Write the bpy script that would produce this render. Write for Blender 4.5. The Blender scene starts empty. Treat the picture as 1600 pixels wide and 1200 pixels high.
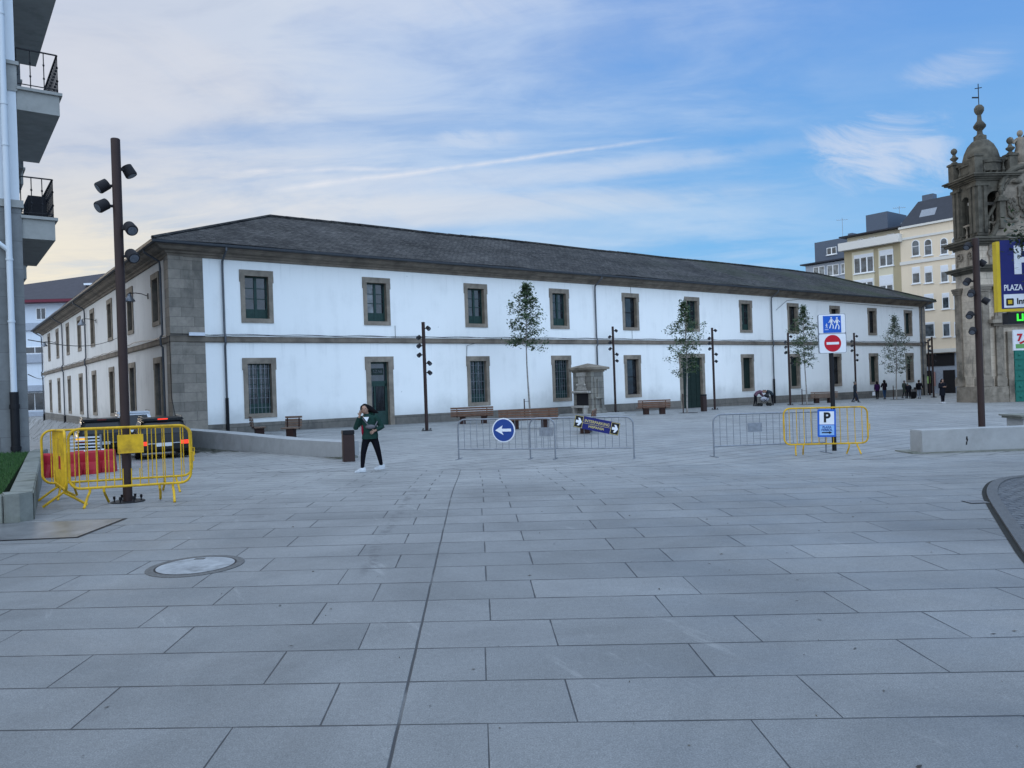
import bpy, bmesh, math, random
from mathutils import Vector, Matrix, noise
R = math.radians
random.seed(7)
scene = bpy.context.scene
col = scene.collection
# ------------------------------------------------------------------ camera
RHO, F, H = .035, 1200., 1.7
cr, sr = math.cos(RHO), math.sin(RHO)
cam = bpy.data.cameras.new('camera'); co = bpy.data.objects.new('camera', cam); col.objects.link(co)
cam.sensor_width = 36; cam.lens = 36*F/1600; cam.clip_start = .05; cam.clip_end = 3000
right = Vector((cr, 0, -sr)); up = Vector((sr, 0, cr)); fwd = Vector((0, 1, 0))
co.matrix_world = Matrix(((right.x, up.x, -fwd.x, 0), (right.y, up.y, -fwd.y, 0), (right.z, up.z, -fwd.z, H), (0, 0, 0, 1)))
scene.camera = co
# ------------------------------------------------------------------ node helpers
class NT:
    def __init__(s, tree): s.t = tree; s.n = tree.nodes; s.l = tree.links
    def add(s, typ, **kw):
        n = s.n.new(typ)
        for k, v in kw.items(): setattr(n, k, v)
        return n
    def put(s, sock, v):
        if isinstance(v, (int, float, tuple, list)): sock.default_value = v
        else: s.l.new(v, sock)
    def m(s, op, a, b=0, c=0, clamp=False):
        n = s.add('ShaderNodeMath', operation=op, use_clamp=clamp)
        for i, v in enumerate((a, b, c)): s.put(n.inputs[i], v)
        return n.outputs[0]
    def xyz(s, v):
        n = s.add('ShaderNodeSeparateXYZ'); s.put(n.inputs[0], v); return n.outputs
    def vec(s, x, y, z=0):
        n = s.add('ShaderNodeCombineXYZ')
        for i, v in enumerate((x, y, z)): s.put(n.inputs[i], v)
        return n.outputs[0]
    def noise(s, v, scale, detail=3, rough=.55, dist=0):
        n = s.add('ShaderNodeTexNoise'); s.put(n.inputs['Vector'], v)
        n.inputs['Scale'].default_value = scale; n.inputs['Detail'].default_value = detail
        n.inputs['Roughness'].default_value = rough; n.inputs['Distortion'].default_value = dist
        return n.outputs['Fac']
    def ramp(s, v, a, b, lo=0., hi=1., smooth=True):
        n = s.add('ShaderNodeMapRange'); n.interpolation_type = 'SMOOTHSTEP' if smooth else 'LINEAR'
        s.put(n.inputs['Value'], v); s.put(n.inputs['From Min'], a); s.put(n.inputs['From Max'], b)
        s.put(n.inputs['To Min'], lo); s.put(n.inputs['To Max'], hi)
        return n.outputs[0]
    def mix(s, f, a, b, mode='MIX'):
        n = s.add('ShaderNodeMix', data_type='RGBA', blend_type=mode)
        s.put(n.inputs[0], f)
        for i, v in ((6, a), (7, b)):
            if isinstance(v, (tuple, list)) and len(v) == 3: v = (*v, 1)
            s.put(n.inputs[i], v)
        return n.outputs[2]
    def dot(s, v, d):
        n = s.add('ShaderNodeVectorMath', operation='DOT_PRODUCT'); s.put(n.inputs[0], v); n.inputs[1].default_value = d
        return n.outputs['Value']
    def scale(s, c, f):
        n = s.add('ShaderNodeVectorMath', operation='SCALE'); s.put(n.inputs[0], c); s.put(n.inputs[3], f)
        return n.outputs[0]
def srgb(r, g, b):
    f = lambda c: (c/255/12.92) if c/255 <= .04045 else ((c/255+.055)/1.055)**2.4
    return (f(r), f(g), f(b))
def ray(u, v):
    a = (u-800)/F; b = (600-v)/F
    return (a*cr+b*sr, 1., -a*sr+b*cr)
# ------------------------------------------------------------------ world
world = bpy.data.worlds.new('World'); scene.world = world; world.use_nodes = True
SUN_AZ, SUN_EL = math.atan2(-.72, .69), R(4)          # azimuth measured from +Y towards +X
w = NT(world.node_tree); w.n.clear()
tc = w.add('ShaderNodeTexCoord'); D = tc.outputs['Generated']
dx, dy, dz = w.xyz(D)
sky = w.add('ShaderNodeTexSky', sky_type='NISHITA', sun_disc=False, sun_elevation=R(9), sun_rotation=SUN_AZ, altitude=20, air_density=1.1, dust_density=1.0, ozone_density=2.0)
nish = w.scale(sky.outputs[0], .09)
az = w.m('ARCTAN2', dx, dy); hor = w.m('SQRT', w.m('ADD', w.m('MULTIPLY', dx, dx), w.m('MULTIPLY', dy, dy)))
el = w.m('ARCTAN2', dz, hor)
blue = w.mix(w.ramp(el, .05, .5), srgb(128, 198, 252), srgb(110, 164, 238))
base = w.mix(.85, nish, blue)
zc = w.m('MAXIMUM', w.m('ADD', dz, .12), .03)
pl = w.vec(w.m('DIVIDE', dx, zc), w.m('DIVIDE', dy, zc), 0)
pls = w.xyz(pl)
# soft high veil, stretched across the sky
st = w.vec(w.m('MULTIPLY', w.m('ADD', pls[0], w.m('MULTIPLY', pls[1], .25)), .55), w.m('MULTIPLY', pls[1], 1.0), 0)
n1 = w.noise(st, 1.1, 7, .6, .6)
n2 = w.noise(st, 4.2, 6, .62, .5)
veil = w.m('ADD', w.ramp(az, -.75, .42, .95, .0), w.ramp(el, .25, .5, 0., .12))
veil = w.m('ADD', veil, w.m('MULTIPLY', w.ramp(n1, .35, .68), .42))
veil = w.m('ADD', veil, w.m('MULTIPLY', w.m('SUBTRACT', n2, .5), .62))
veil = w.m('MULTIPLY', veil, w.ramp(az, .22, .52, 1., .22))
veil = w.m('MINIMUM', w.m('MAXIMUM', veil, 0.), .97)
vc = w.mix(w.ramp(el, .07, .32), srgb(246, 236, 214), srgb(203, 211, 227))
vc = w.mix(w.ramp(az, -.55, .1), vc, srgb(208, 222, 240))
vc = w.mix(w.m('MULTIPLY', w.ramp(w.m('ADD', w.m('MULTIPLY', n1, .55), w.m('MULTIPLY', n2, .45)), .36, .56, 1., 0.), .6), vc, srgb(170, 184, 210))
vc = w.mix(w.m('MULTIPLY', w.m('MULTIPLY', w.ramp(el, .1, .3, 1., 0.), w.ramp(az, -.62, -.2, 1., 0.)), .55), vc, srgb(255, 243, 214))
c = w.mix(veil, base, vc)
# bright wispy patches (azimuth, elevation, size, size, strength)
def blob(a0, e0, sa, se, k, sc, lo, hi, colr, tilt=0.):
    global c
    a = w.m('SUBTRACT', az, a0); e = w.m('SUBTRACT', w.m('SUBTRACT', el, e0), w.m('MULTIPLY', a, tilt))
    q = w.m('ADD', w.m('POWER', w.m('ABSOLUTE', w.m('DIVIDE', a, sa)), 2), w.m('POWER', w.m('ABSOLUTE', w.m('DIVIDE', e, se)), 2))
    g = w.ramp(q, 0., 1., 1., 0.)
    nn = w.noise(w.vec(w.m('MULTIPLY', az, .6), w.m('ADD', w.m('MULTIPLY', el, 1.6), w.m('MULTIPLY', az, .5)), 0), sc, 8, .65, .8)
    c = w.mix(w.m('MULTIPLY', w.m('MULTIPLY', w.ramp(w.m('ADD', nn, w.m('MULTIPLY', g, .25)), lo, hi), g), k), c, colr)
blob(.46, .25, .12, .065, .6, 17, .55, .84, srgb(225, 228, 238), -.15)
blob(.54, .325, .08, .03, .4, 14, .55, .88, srgb(215, 222, 236))
blob(.57, .40, .018, .022, .4, 16, .5, .85, srgb(215, 222, 238), .5)
blob(-.12, .47, .3, .06, .35, 9, .5, .85, srgb(215, 222, 236))
blob(-.45, .36, .25, .08, .4, 6, .45, .8, srgb(225, 225, 230))
blob(-.04, .31, .08, .018, .4, 16, .5, .8, srgb(215, 224, 238))
blob(-.1, .225, .5, .03, .55, 6, .42, .8, srgb(228, 228, 230))
blob(.15, .2, .28, .05, .4, 5, .45, .8, srgb(200, 220, 240))
blob(.0, .262, .5, .02, .35, 8, .42, .8, srgb(220, 225, 235), .03)
# two contrails: each lies on a great circle
def trail(p, q, wd, k):
    global c
    A = Vector(ray(*p)).normalized(); B = Vector(ray(*q)).normalized(); n = A.cross(B).normalized(); t = (B-A).normalized()
    wob = w.m('MULTIPLY', w.m('SUBTRACT', w.noise(D, 14, 4), .5), .006)
    d = w.m('ABSOLUTE', w.m('ADD', w.dot(D, n), wob))
    s = w.dot(D, t); a, b = A.dot(t), B.dot(t)
    wid = w.ramp(s, a, b, wd*1.3, wd*.7, False)
    g = w.m('SUBTRACT', 1, w.m('MINIMUM', w.m('DIVIDE', d, wid), 1))
    g = w.m('MULTIPLY', g, w.m('MULTIPLY', w.ramp(s, a-.03, a+.05), w.ramp(s, b-.14, b+.01, 1., 0.)))
    g = w.m('MULTIPLY', g, w.ramp(w.noise(D, 22, 5), .3, .62, .35, 1.))
    g = w.m('MULTIPLY', g, w.m('GREATER_THAN', dy, 0.))
    c = w.mix(w.m('MULTIPLY', g, k), c, srgb(238, 238, 242))
trail((435, 297), (1090, 211), .0042, .62)
trail((345, 268), (720, 262), .0042, .5)
# unseen sky overhead and behind the camera, made brighter to light the plaza
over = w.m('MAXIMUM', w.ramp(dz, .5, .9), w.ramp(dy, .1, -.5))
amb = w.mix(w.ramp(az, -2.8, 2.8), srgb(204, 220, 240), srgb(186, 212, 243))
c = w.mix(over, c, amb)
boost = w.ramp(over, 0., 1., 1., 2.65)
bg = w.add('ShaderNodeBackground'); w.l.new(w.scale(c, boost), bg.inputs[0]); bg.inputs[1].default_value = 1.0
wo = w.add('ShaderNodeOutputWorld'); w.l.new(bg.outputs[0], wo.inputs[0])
# ------------------------------------------------------------------ sun (low, behind the left end of the barracks, veiled)
sl = bpy.data.lights.new('sun', 'SUN'); sl.energy = .55; sl.angle = R(12); sl.color = (1, .86, .68)
so = bpy.data.objects.new('sun', sl); col.objects.link(so)
sd = Vector((math.sin(SUN_AZ)*math.cos(SUN_EL), math.cos(SUN_AZ)*math.cos(SUN_EL), math.sin(SUN_EL)))
so.rotation_euler = sd.to_track_quat('Z', 'Y').to_euler(); so.location = (-60, 60, 20)
scene.view_settings.view_transform = 'Standard'; scene.view_settings.look = 'None'
scene.view_settings.exposure = 0.0; scene.view_settings.gamma = 1
# ------------------------------------------------------------------ tags and mesh builder
def tag(o, label=None, cat=None, group=None, kind=None):
    if label: o['label'] = label
    if cat: o['category'] = cat
    if group: o['group'] = group
    if kind: o['kind'] = kind
    return o
def empty(name, loc=(0, 0, 0), rz=0, label=None, cat=None, group=None):
    o = bpy.data.objects.new(name, None); o.location = loc; o.rotation_euler = (0, 0, rz); o.empty_display_size = .3
    col.objects.link(o); return tag(o, label, cat, group)
def link(name, me, parent=None, loc=(0, 0, 0), rz=0):
    o = bpy.data.objects.new(name, me); col.objects.link(o); o.location = loc; o.rotation_euler = (0, 0, rz)
    if parent: o.parent = parent
    return o
def copy_tree(o, parent=None):
    c = o.copy(); col.objects.link(c); c.parent = parent
    for ch in list(o.children): copy_tree(ch, c)
    return c
def basis(d):
    d = Vector(d).normalized(); a = Vector((0, 0, 1)) if abs(d.z) < .9 else Vector((1, 0, 0))
    x = d.cross(a).normalized(); return x, x.cross(d).normalized()
class MB:
    def __init__(s): s.v = []; s.f = []
    def face(s, pts):
        n = len(s.v); s.v += [tuple(p) for p in pts]; s.f.append(list(range(n, n+len(pts)))); return s
    def box(s, x0, x1, y0, y1, z0, z1, top=None):
        """axis box; top=(dx,dy) insets the top face"""
        tx, ty = top or (0, 0); n = len(s.v)
        s.v += [(x0, y0, z0), (x1, y0, z0), (x1, y1, z0), (x0, y1, z0), (x0+tx, y0+ty, z1), (x1-tx, y0+ty, z1), (x1-tx, y1-ty, z1), (x0+tx, y1-ty, z1)]
        s.f += [[n+i for i in q] for q in ((3, 2, 1, 0), (4, 5, 6, 7), (0, 1, 5, 4), (1, 2, 6, 5), (2, 3, 7, 6), (3, 0, 4, 7))]; return s
    def obox(s, c, sx, sy, sz, m):
        n = len(s.v)
        for dz_ in (-.5, .5):
            for a, b in ((-.5, -.5), (.5, -.5), (.5, .5), (-.5, .5)): s.v.append(tuple(Vector(c)+m @ Vector((a*sx, b*sy, dz_*sz))))
        s.f += [[n+i for i in q] for q in ((3, 2, 1, 0), (4, 5, 6, 7), (0, 1, 5, 4), (1, 2, 6, 5), (2, 3, 7, 6), (3, 0, 4, 7))]; return s
    def bar(s, a, b, wd, ht):
        a, b = Vector(a), Vector(b); d = (b-a).normalized(); sd_ = d.cross(Vector((0, 0, 1)))
        sd_ = Vector((1, 0, 0)) if sd_.length < .01 else sd_.normalized(); u_ = sd_.cross(d)
        m = Matrix((sd_, d, u_)).transposed(); return s.obox((a+b)/2, wd, (b-a).length, ht, m)
    def prism(s, poly, z0, z1):
        n = len(s.v); k = len(poly)
        zb = z0 if isinstance(z0, (list, tuple)) else [z0]*k; zt = z1 if isinstance(z1, (list, tuple)) else [z1]*k
        s.v += [(p[0], p[1], zb[i]) for i, p in enumerate(poly)]+[(p[0], p[1], zt[i]) for i, p in enumerate(poly)]
        s.f.append([n+i for i in reversed(range(k))]); s.f.append([n+k+i for i in range(k)])
        for i in range(k): j = (i+1) % k; s.f.append([n+i, n+j, n+k+j, n+k+i])
        return s
    def vprism(s, poly, y0, y1):
        """polygon in the xz plane given thickness along y"""
        n = len(s.v); k = len(poly)
        s.v += [(p[0], y0, p[1]) for p in poly]+[(p[0], y1, p[1]) for p in poly]
        s.f.append([n+i for i in range(k)]); s.f.append([n+k+i for i in reversed(range(k))])
        for i in range(k): j = (i+1) % k; s.f.append([n+j, n+i, n+k+i, n+k+j])
        return s
    def tube(s, pts, r, n=8, cap=True):
        pts = [Vector(p) for p in pts]; rs = r if isinstance(r, (list, tuple)) else [r]*len(pts); b0 = len(s.v)
        x = None
        for i, p in enumerate(pts):
            d = (pts[min(i+1, len(pts)-1)]-pts[max(i-1, 0)])
            if d.length < 1e-6: d = Vector((0, 0, 1))
            d.normalize()
            if x is None: x = basis(d)[0]
            x = (x-d*x.dot(d)); x = x.normalized() if x.length > 1e-4 else basis(d)[0]
            y = d.cross(x)
            for k in range(n):
                a = 2*math.pi*k/n; s.v.append(tuple(p+(x*math.cos(a)+y*math.sin(a))*rs[i]))
        for i in range(len(pts)-1):
            for k in range(n):
                a, b = b0+i*n+k, b0+i*n+(k+1) % n; s.f.append([a, b, b+n, a+n])
        if cap:
            s.f.append([b0+k for k in reversed(range(n))]); e = b0+(len(pts)-1)*n; s.f.append([e+k for k in range(n)])
        return s
    def lathe(s, prof, c=(0, 0, 0), n=16, axis=None, ang0=0.):
        """prof: (radius, height)"""
        b0 = len(s.v); m = Matrix.Identity(3)
        if axis is not None:
            x, y = basis(axis); m = Matrix((x, y, Vector(axis).normalized())).transposed()
            if m.determinant() < 0: m = Matrix((y, x, Vector(axis).normalized())).transposed()
        for r, h in prof:
            for k in range(n):
                a = 2*math.pi*k/n+ang0; s.v.append(tuple(Vector(c)+m @ Vector((r*math.cos(a), r*math.sin(a), h))))
        for i in range(len(prof)-1):
            for k in range(n):
                a, b = b0+i*n+k, b0+i*n+(k+1) % n; s.f.append([a, b, b+n, a+n])
        s.f.append([b0+k for k in reversed(range(n))]); e = b0+(len(prof)-1)*n; s.f.append([e+k for k in range(n)])
        return s
    def ball(s, c, rx, ry=None, rz=None, n=12, m=8, jit=0):
        ry = ry or rx; rz = rz or rx; b0 = len(s.v)
        for i in range(m+1):
            t = math.pi*i/m
            for k in range(n):
                a = 2*math.pi*k/n; j = 1+random.uniform(-jit, jit)
                s.v.append((c[0]+rx*j*math.sin(t)*math.cos(a), c[1]+ry*j*math.sin(t)*math.sin(a), c[2]-rz*math.cos(t)))
        for i in range(m):
            for k in range(n):
                a, b = b0+i*n+k, b0+i*n+(k+1) % n; s.f.append([a, b, b+n, a+n])
        return s
    def mesh(s, name, mat, smooth=False, bevel=0, recalc=True):
        me = bpy.data.meshes.new(name); me.from_pydata(s.v, [], s.f); me.materials.append(mat)
        bm = bmesh.new(); bm.from_mesh(me); bmesh.ops.remove_doubles(bm, verts=bm.verts, dist=1e-5) if bevel or smooth else None
        if recalc: bmesh.ops.recalc_face_normals(bm, faces=bm.faces)
        if bevel: bmesh.ops.bevel(bm, geom=[e for e in bm.edges if len(e.link_faces) == 2 and e.calc_face_angle(0) > .5], offset=bevel, segments=2, affect='EDGES', clamp_overlap=True)
        bm.to_mesh(me); bm.free()
        if smooth:
            me.shade_smooth()
            try: me.set_sharp_from_angle(angle=R(40))
            except Exception: pass
        return me
    def build(s, name, mat, parent=None, smooth=False, bevel=0, loc=(0, 0, 0), rz=0, recalc=True):
        return link(name, s.mesh(name, mat, smooth, bevel, recalc), parent, loc, rz)
# ------------------------------------------------------------------ materials
def new_mat(name):
    m = bpy.data.materials.new(name); m.use_nodes = True; t = NT(m.node_tree)
    return m, t, t.n['Principled BSDF'], t.n['Material Output']
def bump(t, p, h, strength=.3, dist=.02):
    b = t.add('ShaderNodeBump'); b.inputs['Strength'].default_value = strength; b.inputs['Distance'].default_value = dist
    t.put(b.inputs['Height'], h); t.l.new(b.outputs[0], p.inputs['Normal'])
def simple(name, colr, rough=.6, metal=0, var=.15, ns=6, bmp=0., fine=0, emit=None, es=1, spec=.22, dirt=None, dirtk=.0):
    m, t, p, o = new_mat(name); ob = t.add('ShaderNodeTexCoord').outputs['Object']
    n = t.noise(ob, ns, 5, .6)
    f = t.ramp(n, .25, .75, 1-var, 1+var, False)
    cc = t.scale(colr, f) if False else t.mix(1., colr, t.vec(f, f, f), 'MULTIPLY')
    if dirt: cc = t.mix(t.m('MULTIPLY', t.ramp(t.noise(ob, ns*.35, 6, .65), .48, .72), dirtk), cc, dirt)
    t.l.new(cc, p.inputs['Base Color']); p.inputs['Roughness'].default_value = rough; p.inputs['Metallic'].default_value = metal
    p.inputs['Specular IOR Level'].default_value = spec
    if bmp: bump(t, p, t.noise(ob, fine or ns*6, 4), bmp, .01)
    if emit: p.inputs['Emission Color'].default_value = (*emit, 1); p.inputs['Emission Strength'].default_value = es
    return m
def blocks(name, ca, cb, mortar, bw, bh, rough=.85, stain=(.05, .05, .048), sk=.5, ms=.012, off=.5, swap=False, bstr=.4):
    """ashlar / tiles: brick pattern on (x-y, z) of the object's own space"""
    m, t, p, o = new_mat(name); ob = t.add('ShaderNodeTexCoord').outputs['Object']; x, y, z = t.xyz(ob)
    v = t.vec(t.m('SUBTRACT', x, y), z, 0)
    b = t.add('ShaderNodeTexBrick'); t.l.new(v, b.inputs['Vector']); b.inputs['Scale'].default_value = 1
    b.inputs['Color1'].default_value = (*ca, 1); b.inputs['Color2'].default_value = (*cb, 1); b.inputs['Mortar'].default_value = (*mortar, 1)
    b.inputs['Mortar Size'].default_value = ms; b.inputs['Mortar Smooth'].default_value = .3; b.inputs['Brick Width'].default_value = bw; b.inputs['Row Height'].default_value = bh; b.offset = off
    f = t.ramp(t.noise(ob, 3.5, 6, .65), .25, .75, .78, 1.22, False); cc = t.mix(1., b.outputs['Color'], t.vec(f, f, f), 'MULTIPLY')
    cc = t.mix(t.m('MULTIPLY', t.ramp(t.noise(t.vec(x, y, t.m('MULTIPLY', z, .45)), .8, 7, .68, .4), .5, .68), sk), cc, stain)
    t.l.new(cc, p.inputs['Base Color']); p.inputs['Roughness'].default_value = rough
    bump(t, p, t.m('ADD', t.m('MULTIPLY', b.outputs['Fac'], -1), t.m('MULTIPLY', t.noise(ob, 30, 4), .5)), bstr, .02)
    return m
def glassy(name, colr=(.012, .016, .02), rough=.08):
    m, t, p, o = new_mat(name); ob = t.add('ShaderNodeTexCoord').outputs['Object']
    f = t.ramp(t.noise(ob, 1.3, 3), .3, .7, .4, 2.2); t.l.new(t.mix(1., colr, t.vec(f, f, f), 'MULTIPLY'), p.inputs['Base Color'])
    p.inputs['Roughness'].default_value = rough; p.inputs['Specular IOR Level'].default_value = .6
    bump(t, p, t.noise(ob, .9, 2), .04, .05); return m
# plaster: white paint with faint rain streaks and grime
def plaster(name, colr, grime=(.30, .31, .30), k=.35):
    m, t, p, o = new_mat(name); ob = t.add('ShaderNodeTexCoord').outputs['Object']; x, y, z = t.xyz(ob)
    a = t.noise(ob, .55, 6, .62); b = t.noise(t.vec(t.m('MULTIPLY', x, 2.2), t.m('MULTIPLY', y, 2.2), t.m('MULTIPLY', z, .22)), 1., 5, .6)
    g = t.m('MULTIPLY', t.ramp(t.m('ADD', t.m('MULTIPLY', a, .6), t.m('MULTIPLY', b, .4)), .47, .72), k)
    g = t.m('MULTIPLY', g, .5)
    cc = t.mix(g, colr, grime)
    cc = t.mix(t.m('MULTIPLY', t.ramp(t.m('ADD', z, t.m('MULTIPLY', a, -1.6)), .6, -1.1), .5), cc, grime)
    run = t.m('MULTIPLY', t.ramp(t.noise(t.vec(t.m('MULTIPLY', x, 3.4), t.m('MULTIPLY', y, 3.4), t.m('MULTIPLY', z, .12)), 1., 6, .7), .52, .68), t.m('MAXIMUM', t.ramp(z, 6.9, 8.5), t.m('MULTIPLY', t.ramp(z, 3.0, 4.3), t.ramp(z, 4.3, 4.5, 1., 0.))))
    cc = t.mix(t.m('MULTIPLY', run, .18), cc, grime)
    spot = t.ramp(t.noise(ob, 3.1, 2, .5), .74, .78)
    cc = t.mix(t.m('MULTIPLY', spot, .35), cc, grime)
    t.l.new(cc, p.inputs['Base Color']); p.inputs['Roughness'].default_value = .9; bump(t, p, t.noise(ob, 14, 5), .25, .015); return m
M = {}
M['plaster'] = plaster('white_plaster', (.82, .82, .80))
M['plaster_side'] = plaster('side_light_plaster', (.62, .60, .57), (.22, .22, .21), .6)  # greyer, warmer side light put into the base colour; grime is heavier too
M['granite'] = simple('dressed_granite', (.225, .19, .152), .85, var=.35, ns=2.5, bmp=.4, dirt=(.09, .082, .068), dirtk=.5)
M['granite_blocks'] = blocks('granite_ashlar', (.26, .225, .185), (.17, .15, .125), (.09, .08, .07), 1.1, .46, sk=.6, stain=(.07, .066, .058), ms=.008)
M['plinth'] = blocks('plinth_granite', (.16, .145, .125), (.11, .102, .09), (.055, .05, .045), 1.5, .5, sk=.5)
M['cornice'] = simple('cornice_granite', (.18, .15, .12), .9, var=.35, ns=1.6, bmp=.4, dirt=(.06, .055, .046), dirtk=.65)
M['gutter'] = simple('zinc_gutter', (.055, .06, .068), .6, .2, var=.15)
M['pipe'] = simple('painted_downpipe', (.10, .105, .115), .6, .2, var=.15)
M['iron'] = simple('black_iron', (.012, .012, .014), .5, .3, var=.2)
M['green_wood'] = simple('green_painted_wood', (.018, .045, .040), .55, var=.25, ns=8)
M['dark_green'] = simple('dark_green_boards', (.010, .022, .019), .6, var=.3, ns=8)
M['pane'] = glassy('window_pane')
M['pane_light'] = glassy('curtained_pane', (.10, .11, .115), .15)
M['pane_blue'] = glassy('sky_lit_pane', (.04, .05, .06), .05)
M['post'] = simple('brown_lamp_paint', (.034, .020, .018), .55, .1, var=.12, ns=4)
M['head'] = simple('dark_lamp_housing', (.014, .013, .015), .75, 0, var=.1)
M['lens'] = simple('lamp_lens', (.10, .11, .13), .25, 0, var=.4, ns=30)
M['yellow'] = simple('yellow_barrier_paint', (.52, .31, .012), .5, 0, var=.25, ns=9, dirt=(.10, .05, .02), dirtk=.55, bmp=.1)
M['galv'] = simple('galvanised_steel', (.20, .215, .24), .45, .55, var=.25, ns=12)
M['wood'] = simple('bench_timber', (.125, .066, .043), .7, var=.35, ns=5, bmp=.3)
M['wood_grey'] = simple('weathered_timber', (.15, .10, .075), .75, var=.35, ns=5, bmp=.3)
M['corten'] = simple('dark_steel_leg', (.035, .018, .015), .7, .2, var=.2)
M['concrete'] = simple('pale_concrete', (.29, .295, .295), .8, var=.1, ns=3, bmp=.3, dirt=(.17, .17, .16), dirtk=.4)
M['kerb_stone'] = simple('mossy_kerb_concrete', (.17, .175, .155), .9, var=.25, ns=4, bmp=.6, dirt=(.045, .055, .035), dirtk=.75)
M['white'] = simple('white_paint', (.72, .73, .74), .5, var=.05)
M['signwhite'] = simple('sign_white', (.62, .64, .68), .45, var=.05)
M['signblue'] = simple('sign_blue', (.012, .045, .20), .4, var=.08)
M['navy'] = simple('sign_navy', (.008, .012, .11), .4, var=.08)
M['brightblue'] = simple('sign_bright_blue', (.012, .09, .42), .4, var=.08)
M['signred'] = simple('sign_red', (.42, .008, .022), .4, var=.08)
M['signyellow'] = simple('sign_yellow', (.52, .37, .02), .45, var=.08)
M['black'] = simple('black_paint', (.008, .008, .01), .5, var=.1)
M['gold'] = simple('banner_yellow_ink', (.50, .42, .16), .5, var=.1)
M['led'] = simple('green_led', (.02, .3, .03), .5, emit=(.05, 1., .05), es=1.1)
M['redplastic'] = simple('red_plastic', (.33, .014, .025), .45, var=.15, ns=3, dirt=(.18, .03, .03), dirtk=.5)
M['foliage'] = None
def leafmat(name, ca, cb):
    m, t, p, o = new_mat(name); g = t.add('ShaderNodeNewGeometry').outputs['Random Per Island']
    t.l.new(t.mix(g, ca, cb), p.inputs['Base Color']); p.inputs['Roughness'].default_value = .6
    tr = t.add('ShaderNodeBsdfTranslucent'); t.l.new(t.mix(g, ca, cb), tr.inputs[0]); mx = t.add('ShaderNodeMixShader'); mx.inputs[0].default_value = .3
    t.l.new(p.outputs[0], mx.inputs[1]); t.l.new(tr.outputs[0], mx.inputs[2]); t.l.new(mx.outputs[0], o.inputs[0]); return m
M['leaf'] = leafmat('birch_leaves', (.028, .054, .026), (.10, .155, .065))
M['leaf_pale'] = leafmat('pale_birch_leaves', (.08, .11, .075), (.17, .20, .14))
M['leaf_dark'] = leafmat('dark_leaves', (.008, .018, .008), (.03, .05, .018))
M['bark'] = simple('birch_bark', (.26, .24, .22), .85, var=.4, ns=9, bmp=.3, dirt=(.05, .045, .04), dirtk=.6)
# slate roof
def slate():
    m, t, p, o = new_mat('slate_roof'); ob = t.add('ShaderNodeTexCoord').outputs['Object']; x, y, z = t.xyz(ob)
    nm = t.xyz(t.add('ShaderNodeTexCoord').outputs['Normal'])
    side = t.m('GREATER_THAN', t.m('ABSOLUTE', nm[0]), t.m('ABSOLUTE', nm[1]))
    along = t.m('ADD', t.m('MULTIPLY', side, y), t.m('MULTIPLY', t.m('SUBTRACT', 1, side), x))
    zz = t.m('MULTIPLY', z, 2.6)
    wob = t.m('MULTIPLY', t.m('SUBTRACT', t.noise(ob, 1.2, 4), .5), .35)
    b = t.add('ShaderNodeTexBrick'); t.l.new(t.vec(along, t.m('ADD', zz, wob), 0), b.inputs['Vector']); b.inputs['Scale'].default_value = 1
    for k, v in (('Color1', (.050, .047, .044, 1)), ('Color2', (.022, .021, .021, 1)), ('Mortar', (.012, .012, .013, 1)), ('Mortar Size', .02), ('Brick Width', .34), ('Row Height', .24), ('Mortar Smooth', .4)): b.inputs[k].default_value = v
    f = t.ramp(t.m('ADD', t.m('MULTIPLY', t.noise(t.vec(along, t.m('MULTIPLY', zz, 1.8), 0), 3.2, 6, .78), .7), t.m('MULTIPLY', t.noise(ob, .35, 4), .3)), .40, .60, .3, 2.2, False); cc = t.mix(1., b.outputs['Color'], t.vec(f, f, f), 'MULTIPLY')
    lich = t.ramp(t.noise(t.vec(t.m('MULTIPLY', along, .8), zz, 0), 2.2, 8, .75), .56, .68)
    cc = t.mix(t.m('MULTIPLY', lich, .35), cc, (.15, .145, .13))
    moss = t.m('MULTIPLY', t.ramp(t.noise(ob, .22, 5, .6), .4, .62), t.ramp(x, 25, 75, .0, .8))
    cc = t.mix(moss, cc, (.036, .044, .024))
    t.l.new(cc, p.inputs['Base Color']); p.inputs['Roughness'].default_value = .85; p.inputs['Specular IOR Level'].default_value = .15
    bump(t, p, t.m('ADD', t.m('MULTIPLY', b.outputs['Fac'], -.7), t.noise(t.vec(along, zz, 0), 6, 5, .7)), .9, .05); return m
M['slate'] = slate()
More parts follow.
